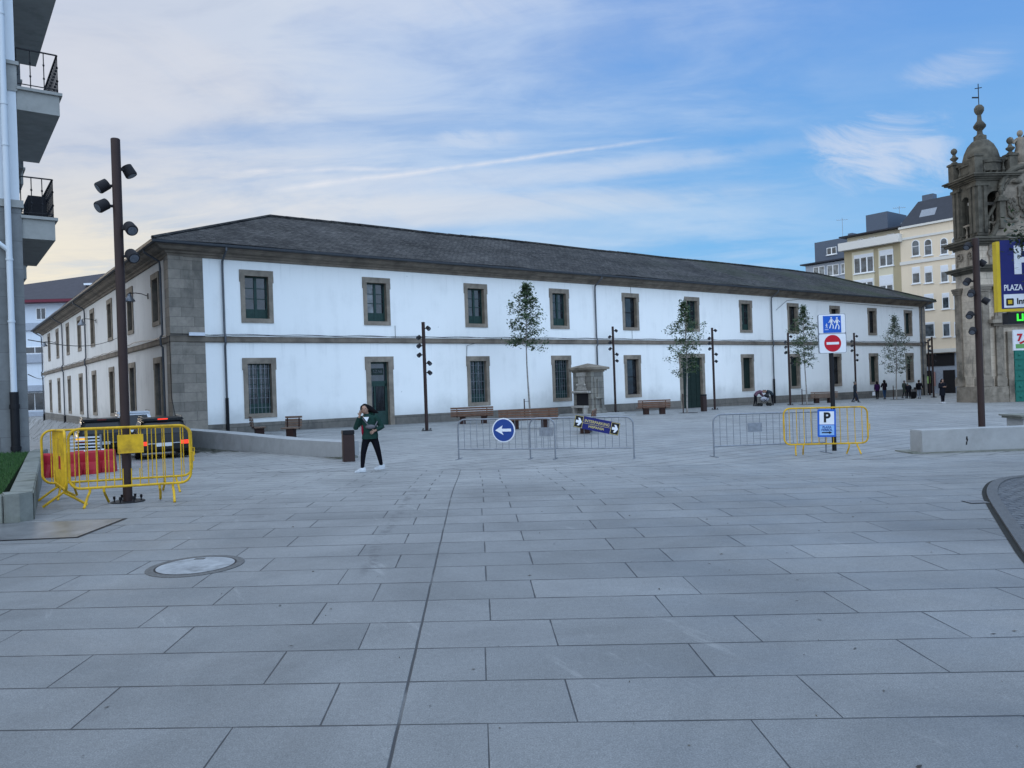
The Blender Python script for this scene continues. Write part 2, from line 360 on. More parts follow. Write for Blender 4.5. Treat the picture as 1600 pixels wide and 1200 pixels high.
# paving: slabs in alternating courses, near apron square to the view, plaza square to the barracks
def paving():
    m, t, p, o = new_mat('granite_paving'); ob = t.add('ShaderNodeTexCoord').outputs['Object']; x, y, z = t.xyz(ob)
    def slabs(pu, pv, wd, ht, o0, v0, jw):
        rv = t.m('DIVIDE', t.m('SUBTRACT', pv, v0), ht); row = t.m('FLOOR', rv); fr = t.m('SUBTRACT', rv, row)
        wn = t.add('ShaderNodeTexWhiteNoise', noise_dimensions='1D'); t.l.new(row, wn.inputs['W'])
        par = t.m('SUBTRACT', 1, t.m('ABSOLUTE', t.m('MODULO', row, 2)))
        sh = t.m('ADD', t.m('MULTIPLY', par, .42), t.m('MULTIPLY', t.m('SUBTRACT', wn.outputs['Value'], .5), .07))
        ru = t.m('DIVIDE', t.m('SUBTRACT', t.m('SUBTRACT', pu, o0), sh), wd); cl = t.m('FLOOR', ru); fu = t.m('SUBTRACT', ru, cl)
        w2 = t.add('ShaderNodeTexWhiteNoise', noise_dimensions='2D'); t.l.new(t.vec(cl, row, 0), w2.inputs['Vector'])
        du = t.m('MULTIPLY', t.m('MINIMUM', fu, t.m('SUBTRACT', 1, fu)), wd); dv = t.m('MULTIPLY', t.m('MINIMUM', fr, t.m('SUBTRACT', 1, fr)), ht)
        du = t.m('MULTIPLY', du, 1.5)
        jn = t.m('MULTIPLY', t.ramp(t.noise(ob, 2.3, 3), .3, .7, .6, 1.35), t.m('MULTIPLY', jw, t.ramp(y, 4, 15, 1., 2.1, False)))
        j = t.ramp(t.m('MINIMUM', du, dv), t.m('MULTIPLY', jn, .6), t.m('MULTIPLY', jn, 1.3), 1., 0.)
        return w2.outputs['Value'], j
    pn = t.m('ADD', x, t.m('MULTIPLY', y, .046)); qn = t.m('SUBTRACT', y, t.m('MULTIPLY', x, -.046))
    ta, ja = slabs(pn, qn, 1.3, .56, .02, 3.85, .0066)
    ex = t.m('ABSOLUTE', t.m('ADD', t.m('ADD', pn, .455), t.m('MULTIPLY', t.m('SUBTRACT', t.noise(ob, 1.5, 2), .5), .015)))
    ja = t.m('MAXIMUM', ja, t.m('MULTIPLY', t.ramp(ex, .005, .011, 1., 0.), t.ramp(t.noise(ob, 1.1, 2), .35, .5, .55, 1.)))
    ta = t.m('MAXIMUM', ta, 0)
    pf = t.m('ADD', t.m('MULTIPLY', x, .799), t.m('MULTIPLY', y, .602)); qf = t.m('ADD', t.m('MULTIPLY', x, -.602), t.m('MULTIPLY', y, .799))
    tb, jb = slabs(pf, qf, 1.2, .6, .3, .1, .010)
    edge = t.m('ADD', y, t.m('MULTIPLY', t.m('ABSOLUTE', t.m('SUBTRACT', x, 4)), -.09))
    far = t.m('GREATER_THAN', edge, 17.75); ej = t.ramp(t.m('ABSOLUTE', t.m('SUBTRACT', edge, 17.75)), .015, .035, 1., 0.)
    tone = t.m('ADD', t.m('MULTIPLY', far, tb), t.m('MULTIPLY', t.m('SUBTRACT', 1, far), ta))
    jo = t.m('MAXIMUM', t.m('ADD', t.m('MULTIPLY', far, t.m('MULTIPLY', jb, .85)), t.m('MULTIPLY', t.m('SUBTRACT', 1, far), ja)), ej)
    base = t.mix(tone, (.132, .135, .135), (.163, .165, .164))
    base = t.mix(t.ramp(y, 8, 19, 0., .6), base, (.262, .262, .255))  # paler with distance: grazing sky sheen put into the dusty stone colour
    sp = t.ramp(t.noise(ob, 120, 2, .85), .3, .7, .62, 1.38, False); base = t.mix(1., base, t.vec(sp, sp, sp), 'MULTIPLY')
    s2 = t.ramp(t.noise(ob, 30, 5, .75), .3, .7, .84, 1.16, False); base = t.mix(1., base, t.vec(s2, s2, s2), 'MULTIPLY')
    big = t.ramp(t.noise(ob, .45, 6, .65, .5), .3, .7, .70, 1.2, False); base = t.mix(1., base, t.vec(big, big, big), 'MULTIPLY')
    wear = t.ramp(t.noise(t.vec(t.m('MULTIPLY', pn, 1.), t.m('MULTIPLY', qn, .3), 0), 2.2, 6, .7), .58, .75)
    base = t.mix(t.m('MULTIPLY', wear, .35), base, (.09, .092, .094))
    tk = t.m('ABSOLUTE', t.m('ADD', t.m('ADD', pn, 1.12), t.m('MULTIPLY', t.m('SUBTRACT', t.noise(ob, .6, 2), .5), .35)))
    tk = t.m('MULTIPLY', t.m('MULTIPLY', t.ramp(tk, .03, .10, 1., 0.), t.ramp(t.noise(ob, 5, 5, .7), .45, .6)), t.m('MULTIPLY', t.ramp(y, 6.5, 7.5), t.ramp(y, 13, 15, 1., 0.)))
    base = t.mix(t.m('MULTIPLY', tk, .6), base, (.06, .06, .062))
    scf = t.ramp(t.noise(t.vec(t.m('ADD', pn, t.m('MULTIPLY', qn, .5)), t.m('MULTIPLY', t.m('SUBTRACT', qn, pn), .12), 0), 3.2, 6, .75), .60, .70)
    base = t.mix(t.m('MULTIPLY', scf, .28), base, (.31, .31, .30))
    vo = t.add('ShaderNodeTexVoronoi'); vo.inputs['Scale'].default_value = 1.9; vo.inputs['Randomness'].default_value = 1; t.l.new(t.vec(t.m('ADD', x, t.m('MULTIPLY', t.noise(ob, 9, 2), .1)), y, 0), vo.inputs['Vector'])
    cc = t.xyz(vo.outputs['Color'])
    spot = t.m('MULTIPLY', t.ramp(vo.outputs['Distance'], t.m('MULTIPLY', cc[1], .10), t.m('ADD', t.m('MULTIPLY', cc[1], .10), .02), 1., 0.), t.m('GREATER_THAN', cc[0], .62))
    base = t.mix(t.m('MULTIPLY', spot, .28), base, (.08, .08, .085))
    halo = t.m('MULTIPLY', t.ramp(t.noise(ob, 4.5, 5, .7), .5, .66), .16)
    base = t.mix(halo, base, (.11, .115, .12))
    base = t.mix(t.m('MULTIPLY', jo, .94), base, (.016, .016, .018))
    t.l.new(base, p.inputs['Base Color'])
    t.l.new(t.ramp(t.noise(ob, 1.1, 4), .3, .7, .48, .72), p.inputs['Roughness']); p.inputs['Specular IOR Level'].default_value = .5
    bump(t, p, t.m('ADD', t.m('MULTIPLY', jo, -1), t.m('MULTIPLY', t.noise(ob, 120, 2), .18)), .5, .012); return m
M['paving'] = paving()
# ------------------------------------------------------------------ ground shape
C0 = (-16.3, 37.); D1 = (.799, .602); D2 = (-.602, .799); TH = math.atan2(.602, .799)
def sm(a, b, x):
    t = max(0, min(1, (x-a)/(b-a))); return t*t*(3-2*t)
def ws(x, y):
    return (x-C0[0])*D1[0]+(y-C0[1])*D1[1], (x-C0[0])*D2[0]+(y-C0[1])*D2[1]
def G(x, y):
    p = -.27-.0089*(min(x, 90)+3.35)-.0056*(min(y, 150)-18.3)
    z = p*sm(11., 18.5, y); w_, s_ = ws(x, y)
    if s_ > -18 and w_ < -.3: z -= .029*(min(s_, 120)+18)*sm(-.3, -1.4, w_)
    return z
def gp(u, v):
    r = ray(u, v); k = 2.
    while k < 200 and H+k*r[2] > G(k*r[0], k): k += .02
    return Vector((k*r[0], k, G(k*r[0], k)))
def at(u, v, Y):
    r = ray(u, v); return Vector((r[0]*Y, Y, H+r[2]*Y))
def ground():
    mb = MB()
    xs = [-700, -300, -160, -110, -80]+[-70+i*1.0 for i in range(60)]+[-10+i*.5 for i in range(60)]+[20+i*2 for i in range(30)]+[90, 130, 200, 400, 700]
    ys = [-300, -100, -30, -10, 0, 3]+[5+i*.5 for i in range(60)]+[35+i*1. for i in range(70)]+[110, 130, 170, 250, 400, 800, 1500]
    nx = len(xs)
    for y in ys:
        for x in xs: mb.v.append((x, y, G(x, y)))
    for j in range(len(ys)-1):
        for i in range(nx-1): a = j*nx+i; mb.f.append([a, a+1, a+nx+1, a+nx])
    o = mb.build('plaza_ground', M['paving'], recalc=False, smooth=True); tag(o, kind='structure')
ground()
# ------------------------------------------------------------------ the barracks
LX, LY = 76.42, 54.
def grid_wall(L, z0, z1, holes):
    """vertical wall in the xz plane with rectangular holes (x0,x1,z0,z1)"""
    mb = MB(); X = sorted({0, L, *[h[0] for h in holes], *[h[1] for h in holes]}); Z = sorted({z0, z1, *[h[2] for h in holes], *[h[3] for h in holes]})
    for i in range(len(X)-1):
        for j in range(len(Z)-1):
            cx, cz = (X[i]+X[i+1])/2, (Z[j]+Z[j+1])/2
            if any(h[0] < cx < h[1] and h[2] < cz < h[3] for h in holes): continue
            mb.face([(X[i], 0, Z[j]), (X[i+1], 0, Z[j]), (X[i+1], 0, Z[j+1]), (X[i], 0, Z[j+1])])
    return mb
WC = {}
def window_meshes(kind, h):
    """window seen along -y: origin at the outer bottom centre"""
    if (kind, h) in WC: return WC[(kind, h)]
    W, o, lt, sill, dep = 1.66, .61, .30, .22, .34
    mb = MB()
    mb.box(-W/2, -o, -.05, dep, sill, h-lt); mb.box(o, W/2, -.05, dep, sill, h-lt)
    mb.box(-W/2, W/2, -.055, dep, 0, sill); mb.box(-W/2-.04, W/2+.04, -.06, dep, h-lt, h)
    mb.box(-W/2-.045, -W/2, -.058, .02, h-lt-.32, h-lt); mb.box(W/2, W/2+.045, -.058, .02, h-lt-.32, h-lt)
    out = [('window', mb.mesh('window', M['granite']), None)]
    z0, z1 = sill, h-lt; y = dep-.1
    if kind == 'boards':
        s = MB(); s.box(-o, o, y, y+.05, z0, z1)
        for i in range(5): s.box(-o+.03+i*.235, -o+.24+i*.235, y-.02, y, z0+.05, z1-.05)
        out.append(('shutter', s.mesh('shutter', M['dark_green']), 'window'))
        out += [('pane', MB().box(-.2, .2, y-.024, y-.021, z1-.5, z1-.12).mesh('pane', M['pane']), 'window')] if False else []
    elif kind == 'dark':
        s = MB(); s.box(-o, -o+.06, y, y+.06, z0, z1); s.box(o-.06, o, y, y+.06, z0, z1); s.box(-o+.06, o-.06, y, y+.06, z0, z0+.06); s.box(-o+.06, o-.06, y, y+.06, z1-.06, z1)
        s.box(-o+.06, o-.06, y+.005, y+.05, (z0+z1)/2-.03, (z0+z1)/2+.03)
        out.append(('sash', s.mesh('sash', M['black']), 'window')); out.append(('pane', MB().box(-o+.05, o-.05, y+.035, y+.045, z0+.05, z1-.05).mesh('pane', M['pane']), 'window'))
    else:
        s = MB(); f = .07
        s.box(-o, -o+f, y, y+.07, z0, z1); s.box(o-f, o, y, y+.07, z0, z1); s.box(-.07, .07, y-.01, y+.07, z0+f, z1-f); s.box(-o+f, o-f, y, y+.07, z0, z0+f); s.box(-o+f, o-f, y, y+.07, z1-f, z1)
        pz = z0+.5
        for a, b in ((-o+f, -.07), (.07, o-f)):
            s.box(a, b, y+.01, y+.06, z0+f, pz)
            s.box(a+.06, b-.06, y, y+.01, z0+f+.06, pz-.08)
            k = 3 if h < 2.8 else 4
            for i in range(1, k): zz = pz+(z1-f-pz)*i/k; s.box(a, b, y+.015, y+.06, zz-.02, zz+.02)
            if h > 2.8: s.box((a+b)/2-.015, (a+b)/2+.015, y+.02, y+.055, pz, z1-f)
        out.append(('sash', s.mesh('sash', M['green_wood']), 'window'))
        if kind == 'half':
            out.append(('pane', MB().box(-o+.05, 0, y+.04, y+.05, pz, z1-.05).mesh('pane', M['pane_light']), 'window'))
            out.append(('pane', MB().box(0, o-.05, y+.04, y+.05, pz, z1-.05).mesh('pane', M['pane']), 'window'))
        else: out.append(('pane', MB().box(-o+.05, o-.05, y+.04, y+.05, pz, z1-.05).mesh('pane', M['pane']), 'window'))
        if kind == 'grille':
            g = MB()
            for i in range(6): xx = -.5+i*.2; g.bar((xx, .1, z0), (xx, .1, z1), .016, .016)
            for i in range(5): zz = z0+.3+i*.5; g.bar((-o, .118, zz), (o, .118, zz), .02, .014)
            out.append(('grille', g.mesh('grille', M['galv']), 'window'))
    WC[(kind, h)] = out; return out
def put_window(parent, kind, h, x, y, z, rz):
    ms = window_meshes(kind, h); w_ = link('window', ms[0][1], parent, (x, y, z), rz)
    for n, me, _ in ms[1:]: link(n, me, w_)
    return w_
def ring_profile(x0, x1, y0, y1, prof):
    """closed moulding round a rectangle: prof = (outward offset, z)"""
    mb = MB(); k = len(prof)
    for sx, sy, px, py in ((-1, -1, x0, y0), (1, -1, x1, y0), (1, 1, x1, y1), (-1, 1, x0, y1)):
        for o_, z_ in prof: mb.v.append((px+sx*o_, py+sy*o_, z_))
    for c_ in range(4):
        for i in range(k-1): a = c_*k+i; b = ((c_+1) % 4)*k+i; mb.f.append([a, b, b+1, a+1])
    return mb
B = empty('barracks', (C0[0], C0[1], 0), TH, 'long two-storey white barracks with granite window surrounds and grey slate hipped roof', 'building')
ft = [4.18+6.815*i for i in range(11)]; ft[10] = 72.85
uk = ['sash', 'half', 'sash', 'sash', 'dark', 'sash', 'half', 'dark', 'dark', 'dark', 'boards']
lk = ['grille', None, 'grille', 'grille', 'dark', None, 'boards', 'boards', 'dark', 'boards', 'dark']
holes = []
for t_, k in zip(ft, uk): holes.append((t_-.75, t_+.75, 5.4, 7.9))
for t_, k in zip(ft, lk):
    if k: holes.append((t_-.75, t_+.75, .52, 3.4))
holes += [(10.28, 11.76, -1.0, 3.38), (36.72, 39.34, -1.5, 3.4)]
wl = grid_wall(LX, -3, 8.7, holes)
wl.face([(0, LY, -5), (LX, LY, -5), (LX, LY, 8.7), (0, LY, 8.7)]); wl.face([(LX, 0, -5), (LX, LY, -5), (LX, LY, 8.7), (LX, 0, 8.7)])
wl.build('wall', M['plaster'], B, recalc=False)
st_ = [2.99, 9.36, 15.77, 22.57, 28.8, 35.2, 41.95, 48.3]
hs = [(a-.75, a+.75, 5.4+.005*a, 7.9+.005*a) for a in st_]+[(a-.75, a+.75, .6, 3.6) for a in st_]
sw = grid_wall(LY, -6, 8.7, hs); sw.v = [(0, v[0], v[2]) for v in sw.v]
so_ = sw.build('side_wall', M['plaster_side'], B, recalc=False); so_['label'] = 'grimy plaster wall along the side street, its greyer light painted in'
for t_, k in zip(ft, uk): put_window(B, k, 2.7, t_, 0, 5.3, 0)
for t_, k in zip(ft, lk):
    if k: put_window(B, k, 3.08, t_, 0, .42, 0)
for i, a in enumerate(st_):
    put_window(B, 'sash' if i < 3 else 'dark', 2.7, 0, a, 5.3+.005*a, -math.pi/2); put_window(B, 'grille' if i < 2 else 'dark', 3.2, 0, a, .5, -math.pi/2)
# doors
def door_surround(x0, x1, z0, z1, wd, name):
    mb = MB(); mb.box(x0, x0+wd, -.06, .4, z0, z1-.3); mb.box(x1-wd, x1, -.06, .4, z0, z1-.3); mb.box(x0-.05, x1+.05, -.07, .4, z1-.3, z1)
    mb.box(x0-.05, x0, -.065, .02, z1-.75, z1-.3); mb.box(x1, x1+.05, -.065, .02, z1-.75, z1-.3)
    return mb.build(name, M['granite'], B)
d = door_surround(10.18, 11.86, -.9, 3.52, .28, 'door')
d['label'] = 'glazed green door with lettered transom in a granite surround'
mb = MB(); X0, X1 = 10.46, 11.58
mb.box(X0, X0+.07, .2, .28, -.9, 3.2); mb.box(X1-.07, X1, .2, .28, -.9, 3.2); mb.box(X0, X1, .19, .27, 2.0, 2.14); mb.box(X0, X1, .19, .27, 3.12, 3.22)
mb.box(X0+.07, X0+.12, .2, .27, -.4, 2.0); mb.box(X0+.26, X0+.36, .19, .27, -.4, 2.0); mb.box(X1-.16, X1-.07, .2, .27, -.4, 2.0); mb.box(X0, X1, .2, .27, 1.84, 2.0); mb.box(X0+.3, X1, .21, .26, -.42, .42); mb.box(X0+.42, X1-.14, .195, .21, -.25, .3)
mb.build('door_frame', M['green_wood'], d)
mb = MB().box(X0, X1, .25, .26, -.45, 3.2).build('pane', M['pane'], d)
g = MB()
for i in range(7): g.bar((X0+.42+i*.085, .22, .42), (X0+.42+i*.085, .22, 1.84), .02, .02)
g.build('grille', M['iron'], d)
def text(s, name, size, mat, parent, loc, rot=(math.pi/2, 0, 0), ext=.002, align='CENTER', bold=0., sx=1.):
    cu = bpy.data.curves.new(name, 'FONT'); cu.body = s; cu.size = size; cu.extrude = ext; cu.align_x = align; cu.align_y = 'CENTER'; cu.offset = bold
    o = bpy.data.objects.new(name, cu); col.objects.link(o); dg = bpy.context.evaluated_depsgraph_get(); me = bpy.data.meshes.new_from_object(o.evaluated_get(dg))
    bpy.data.objects.remove(o); me.materials.clear(); me.materials.append(mat); me.name = name
    o = bpy.data.objects.new(name, me); col.objects.link(o); o.location = loc; o.rotation_euler = rot; o.scale = (sx, 1, 1)
    if parent: o.parent = parent
    return o
MB().box(X0+.1, X1-.2, .222, .232, 2.48, 2.86).build('name_board', M['dark_green'], d)
text('5ZA8', 'lettering', .26, M['pipe'], d, (11.0, .215, 2.67))
d2 = door_surround(36.56, 39.5, -1.2, 3.56, .3, 'door'); d2['label'] = 'wide panelled green double door behind a young tree'
mb = MB(); mb.box(36.86, 39.2, .2, .26, -1.1, 3.26); 
for i in range(4):
    for j in range(8):
        x0 = 36.92+i*.585; z0 = -.6+j*.48; mb.box(x0, x0+.48, .165, .2, z0, z0+.4, None)
mb.box(38.0, 38.06, .15, .2, -1, 3.26)
mb.build('door_leaf', M['dark_green'], d2)
# plinth, corner stones, belt, cornice
mb = MB()
def zt(t): return .21-.0069*t
for a, b in ((1.53, 10.18), (11.86, 36.56), (39.5, LX)):
    n = len(mb.v)
    for x in (a, b):
        mb.v += [(x, -.05, -3), (x, -.05, zt(x)), (x, .01, zt(x)+.01), (x, .01, -3)]
    mb.f += [[n, n+4, n+5, n+1], [n+1, n+5, n+6, n+2], [n, n+1, n+2, n+3], [n+4, n+7, n+6, n+5]]
n = len(mb.v)
for y in (.6, LY): mb.v += [(-.05, y, -6), (-.05, y, .14+.0055*y), (.01, y, .15+.0055*y), (.01, y, -6)]
mb.f += [[n, n+4, n+5, n+1], [n+1, n+5, n+6, n+2], [n, n+1, n+2, n+3], [n+4, n+7, n+6, n+5]]
mb.build('plinth', M['plinth'], B)
mb = MB(); mb.prism([(-.09, -.09), (.62, -.09), (.62, .0), (0, .0), (0, .62), (-.09, .62)], -3, 8.47); mb.box(.62, 1.53, -.05, 0, -3, 8.47)
mb.box(-.06, 0, .66, .9, -3, 8.47)
mb.build('corner_stones', M['granite_blocks'], B)
MB().box(75.35, LX+.08, -.08, .0, -3, 8.47).build('corner_stones', M['granite_blocks'], B)
ring_profile(0, LX, 0, LY, [(0, 4.28), (.09, 4.29), (.12, 4.33), (.12, 4.53), (.14, 4.57), (0, 4.585)]).build('string_course', M['cornice'], B)
ring_profile(0, LX, 0, LY, [(0, 8.45), (.1, 8.46), (.12, 8.56), (.22, 8.60), (.26, 8.68), (.48, 8.72), (.56, 8.78), (.62, 8.86), (.74, 8.88), (.78, 8.98), (0, 9.0)]).build('cornice', M['cornice'], B)
ring_profile(0, LX, 0, LY, [(.785, 8.94), (.86, 8.90), (.94, 8.94), (.96, 9.04), (.92, 9.05), (.79, 8.99)]).build('gutter', M['gutter'], B)
# roof: slopes up to an inner ridge round the courtyard
def roof():
    mb = MB(); e = .95; rd = 7.85; HZ = 12.7
    def side(p0, p1, q0, q1, n=44, m_=7):
        b = len(mb.v)
        for j in range(m_+1):
            for i in range(n+1):
                a = Vector(p0).lerp(Vector(p1), i/n); c_ = Vector(q0).lerp(Vector(q1), i/n); p = a.lerp(c_, j/m_)
                if 0 < i < n: p.z += .09*noise.noise(Vector((p.x*.18, p.y*.18, 3.)))+(-.05 if j == 3 else 0)+.025*noise.noise(p*1.1)
                mb.v.append(tuple(p))
        for j in range(m_):
            for i in range(n): a = b+j*(n+1)+i; mb.f.append([a, a+1, a+n+2, a+n+1])
    z0 = 9.06; zi = 9.2
    O = [(-e, -e, z0), (LX+e, -e, z0), (LX+e, LY+e, z0), (-e, LY+e, z0)]
    I = [(rd, rd, HZ), (LX-rd, rd, HZ), (LX-rd, LY-rd, HZ), (rd, LY-rd, HZ)]
    J = [(15.7, 15.7, zi), (LX-15.7, 15.7, zi), (LX-15.7, LY-15.7, zi), (15.7, LY-15.7, zi)]
    for k in range(4): j = (k+1) % 4; side(O[k], O[j], I[k], I[j], 90 if k == 0 else 40); side(I[k], I[j], J[k], J[j], 40, 3)
    b = len(mb.v); mb.v += [(p[0], p[1], z0-.05) for p in O]+[(p[0]*.999+.3, p[1], z0-.05) for p in J]
    o = mb.build('roof', M['slate'], B, smooth=False); return o
rf = roof()
mb = MB()
I = [(7.85, 7.85), (LX-7.85, 7.85)]
for i in range(60):
    x0 = 7.85+i*(LX-15.7)/60; L_ = (LX-15.7)/60; zz = 12.72+.09*noise.noise(Vector(((x0+L_/2)*.18, 7.85*.18, 3.)))
    mb.tube([(x0, 7.85, zz), (x0+L_*.98, 7.85, zz+.01)], [.13, .11], 8)
mb.tube([(-.9, -.9, 9.12), (7.85, 7.85, 12.74)], .09, 6); mb.tube([(LX+.9, -.9, 9.12), (LX-7.85, 7.85, 12.74)], .09, 6)
mb.build('ridge_tiles', M['slate'], rf)
# downpipes and cables on the wall
def downpipe(x, yface, zb, side=False):
    f = (lambda a, o_, z: (a, -o_, z)) if not side else (lambda a, o_, z: (-o_, a, z))
    mb = MB(); mb.tube([f(x, .85, 8.93), f(x, .85, 8.78), f(x, .16, 8.35), f(x, .13, 8.0), f(x, .13, 4.75), f(x, .22, 4.62), f(x, .22, 4.25), f(x, .13, 4.1), f(x, .13, zb)], .055, 8)
    p = mb.build('downpipe', M['pipe'], B, smooth=True)
    g0 = MB().tube([f(x, .13, zb), f(x, .13, -1.5 if not side else -3)], .085, 8); g0.build('pipe_shoe', M['iron'], p, smooth=True)
for x, zb in ((2.46, 1.5), (27.85, 1.2), (48.56, 1.35), (75.6, 1.2)): downpipe(x, 0, zb)
for y in (1.3, 25.2, 37.8, 53.6): downpipe(y, 0, .3, True)
mb = MB()
for off, zz, ph in ((.17, 4.62, 0), (.16, 4.66, 1.3)):
    pts = [(-.12+i*.9, -off, zz+.025*math.sin(i*1.7+ph)+.02*random.random()) for i in range(86) if -.1+i*.9 < LX]
    mb.tube(pts, .014, 5)
pts = [(-.16, .3+i*1.1, 4.62+.03*math.sin(i*2.1)+(.12 if 4 < i < 10 else 0)) for i in range(48)]; mb.tube(pts, .02, 5)
mb.tube([(-.14, -.14, 4.6), (-.14, -.14, 1.6), (.02, -.15, .6), (.02, -.15, -.5)], .016, 5)
mb.tube([(31.5, -.02, 4.7), (31.5, -.03, 8.45)], .012, 5); mb.tube([(12.1, -.02, 4.6), (12.1, -.03, 5.3)], .012, 5)
mb.tube([(17.6, -.1, 4.3), (17.0, -.06, 4.15), (16.95, -.05, 3.2)], .014, 5); mb.tube([(26.9, -.06, -.4), (27.1, -.06, .5), (26.9, -.06, .8), (26.6, -.05, .75)], .014, 5)
mb.tube([(49.3, -.05, 7.3), (51, -.05, 8.2), (53, -.05, 8.4), (74, -.05, 8.2)], .014, 5)
mb.build('cable', M['iron'], B)
MB().box(.75, 1.5, -.2, -.06, 4.6, 4.76).build('cable_box', M['signwhite'], B)
# wall lamps on the side street
def wall_lamp(s, z, lab):
    e = empty('wall_lamp', (C0[0]+D2[0]*s-D1[0]*.06, C0[1]+D2[1]*s-D1[1]*.06, z), TH, lab, 'lamp', 'bell shaped lamps on the side wall')
    MB().box(-.04, 0, -.06, .06, -.16, .14).build('wall_plate', M['head'], e)
    MB().tube([(-.04, 0, 0), (-.3, 0, .1), (-.62, 0, .14), (-.86, 0, .10), (-.9, 0, .02)], .022, 8).build('arm', M['head'], e, smooth=True)
    s_ = MB().lathe([(.07, 0), (.10, -.08), (.11, -.14), (.13, -.16), (.26, -.34), (.27, -.40), (.255, -.40), (.11, -.16)], (-.9, 0, .08), 20).build('lamp_shade', M['galv'], e, smooth=True)
    MB().ball((-.9, 0, -.26), .10, n=10, m=6).build('bulb', M['lens'], s_, smooth=True)
wall_lamp(4.4, 7.0, 'bell shaped wall lamp nearest the barracks corner, upper right of the near window'); wall_lamp(20.6, 7.1, 'middle bell shaped wall lamp on the side wall of the barracks'); wall_lamp(43.0, 7.0, 'farthest bell shaped wall lamp down the side street')
# ------------------------------------------------------------------ building with balconies on the left
A = Vector((-13.05, 20.7, 0)); LB = empty('apartment_building', A, TH, 'pale apartment building with granite base and jutting balconies at the left edge', 'building')
M['lb_white'] = plaster('pale_render', (.52, .55, .58), (.25, .26, .27), .3); M['lb_granite'] = blocks('grey_granite_panels', (.155, .16, .16), (.125, .13, .13), (.07, .07, .07), 1.3, .75, sk=.3, ms=.006, bstr=.2)
M['soffit'] = simple('balcony_concrete', (.26, .26, .245), .85, var=.12, ns=3, bmp=.2, dirt=(.09, .09, .085), dirtk=.4)
MB().box(-12, 0, 0, 22, -2, 6.9).build('granite_base', M['lb_granite'], LB)
mb = MB()
for z0, z1 in ((7.1, 10.05), (10.85, 13.6), (14.3, 19)): mb.box(-12, -.03, .03, 22, z0, z1)
mb.build('wall', M['lb_white'], LB)
mb = MB(); 
for z0, z1 in ((10.05, 10.85), (13.6, 14.3)): mb.box(-12, .0, .0, 22, z0, z1-.1); mb.box(-12, .05, -.05, 22, z1-.1, z1)
mb.box(-12, .05, -.05, 22, 6.9, 7.1); mb.build('floor_band', M['soffit'], LB)
p = MB().tube([(-.32, -.12, 19), (-.32, -.12, 1.9)], .075, 12); p.tube([(-.9, -.12, 6.25), (-.6, -.12, 5.95), (-.32, -.12, 5.7)], .06, 10)
for z in (3.8, 5.45, 8.5, 9.6, 12, 15): p.tube([(-.32, -.12, z), (-.32, -.12, z+.05)], .09, 12)
p = p.build('downpipe', M['lb_white'], LB, smooth=True); p['label'] = 'white downpipe with a black iron foot'
MB().tube([(-.32, -.12, 1.95), (-.32, -.12, 0)], .105, 12).tube([(-.32, -.12, 1.5), (-.32, -.12, 1.62)], .125, 12).tube([(-.32, -.12, .4), (-.32, -.12, .5)], .125, 12).build('pipe_shoe', M['iron'], p, smooth=True)
def balcony(pj, s0, s1, zt_, fas, stuff=False):
    b = MB(); b.box(-.02, pj, s0, s1, zt_-fas, zt_-.08); b.box(-.02, pj+.07, s0-.07, s1+.07, zt_-.08, zt_)
    b = b.build('balcony', M['soffit'], LB); rl = MB(); x1 = pj-.03
    def run(p, q):
        n = max(2, int((Vector(q)-Vector(p)).length/.24)); 
        rl.bar((*p, zt_+1.06), (*q, zt_+1.06), .045, .03); rl.bar((*p, zt_+.1), (*q, zt_+.1), .03, .02)
        for i in range(n+1):
            a = Vector((*p, 0)).lerp(Vector((*q, 0)), i/n); rl.tube([(a.x, a.y, zt_), (a.x, a.y, zt_+1.06)], .014, 6)
            for z in (.35, .72): rl.ball((a.x, a.y, zt_+z), .028, .028, .04, 6, 4)
    run((0, s0+.03), (x1, s0+.03)); run((x1, s0+.03), (x1, s1-.03)); run((0, s1-.03), (x1, s1-.03))
    rl.build('railing', M['iron'], b)
    return b
b = balcony(.78, .05, 5.0, 6.72, .62); MB().box(.25, .72, 1.2, 2.6, 6.75, 7.55, (.02, .02)).build('planter_box', M['head'], b)
balcony(.99, .05, 5.3, 10.2, .62); balcony(1.0, .05, 5.4, 13.45, .62); balcony(.8, 8.5, 13, 10.2, .6); balcony(.8, 8.5, 13, 6.75, .6); balcony(.8, 8.5, 13, 13.4, .6)
M['screen'] = simple('green_privacy_screen', (.01, .06, .05), .6)
for s, z in ((5.25, 10.25), (4.95, 6.8)): MB().prism([(.1, s-.06), (.8, s-.06), (.8, s-.02), (.1, s-.02)], z, z+.95).build('privacy_screen', M['screen'], LB)
bay = MB().box(-.02, .62, 6.2, 8.2, 9.6, 14).build('bay', M['lb_granite'], LB)
MB().box(.08, .56, 6.14, 6.2, 10.3, 12.3).build('window_frame', M['white'], bay); MB().box(.14, .5, 6.11, 6.15, 10.4, 11.2).box(.14, .5, 6.11, 6.15, 11.3, 12.2).build('pane', M['pane_blue'], bay)
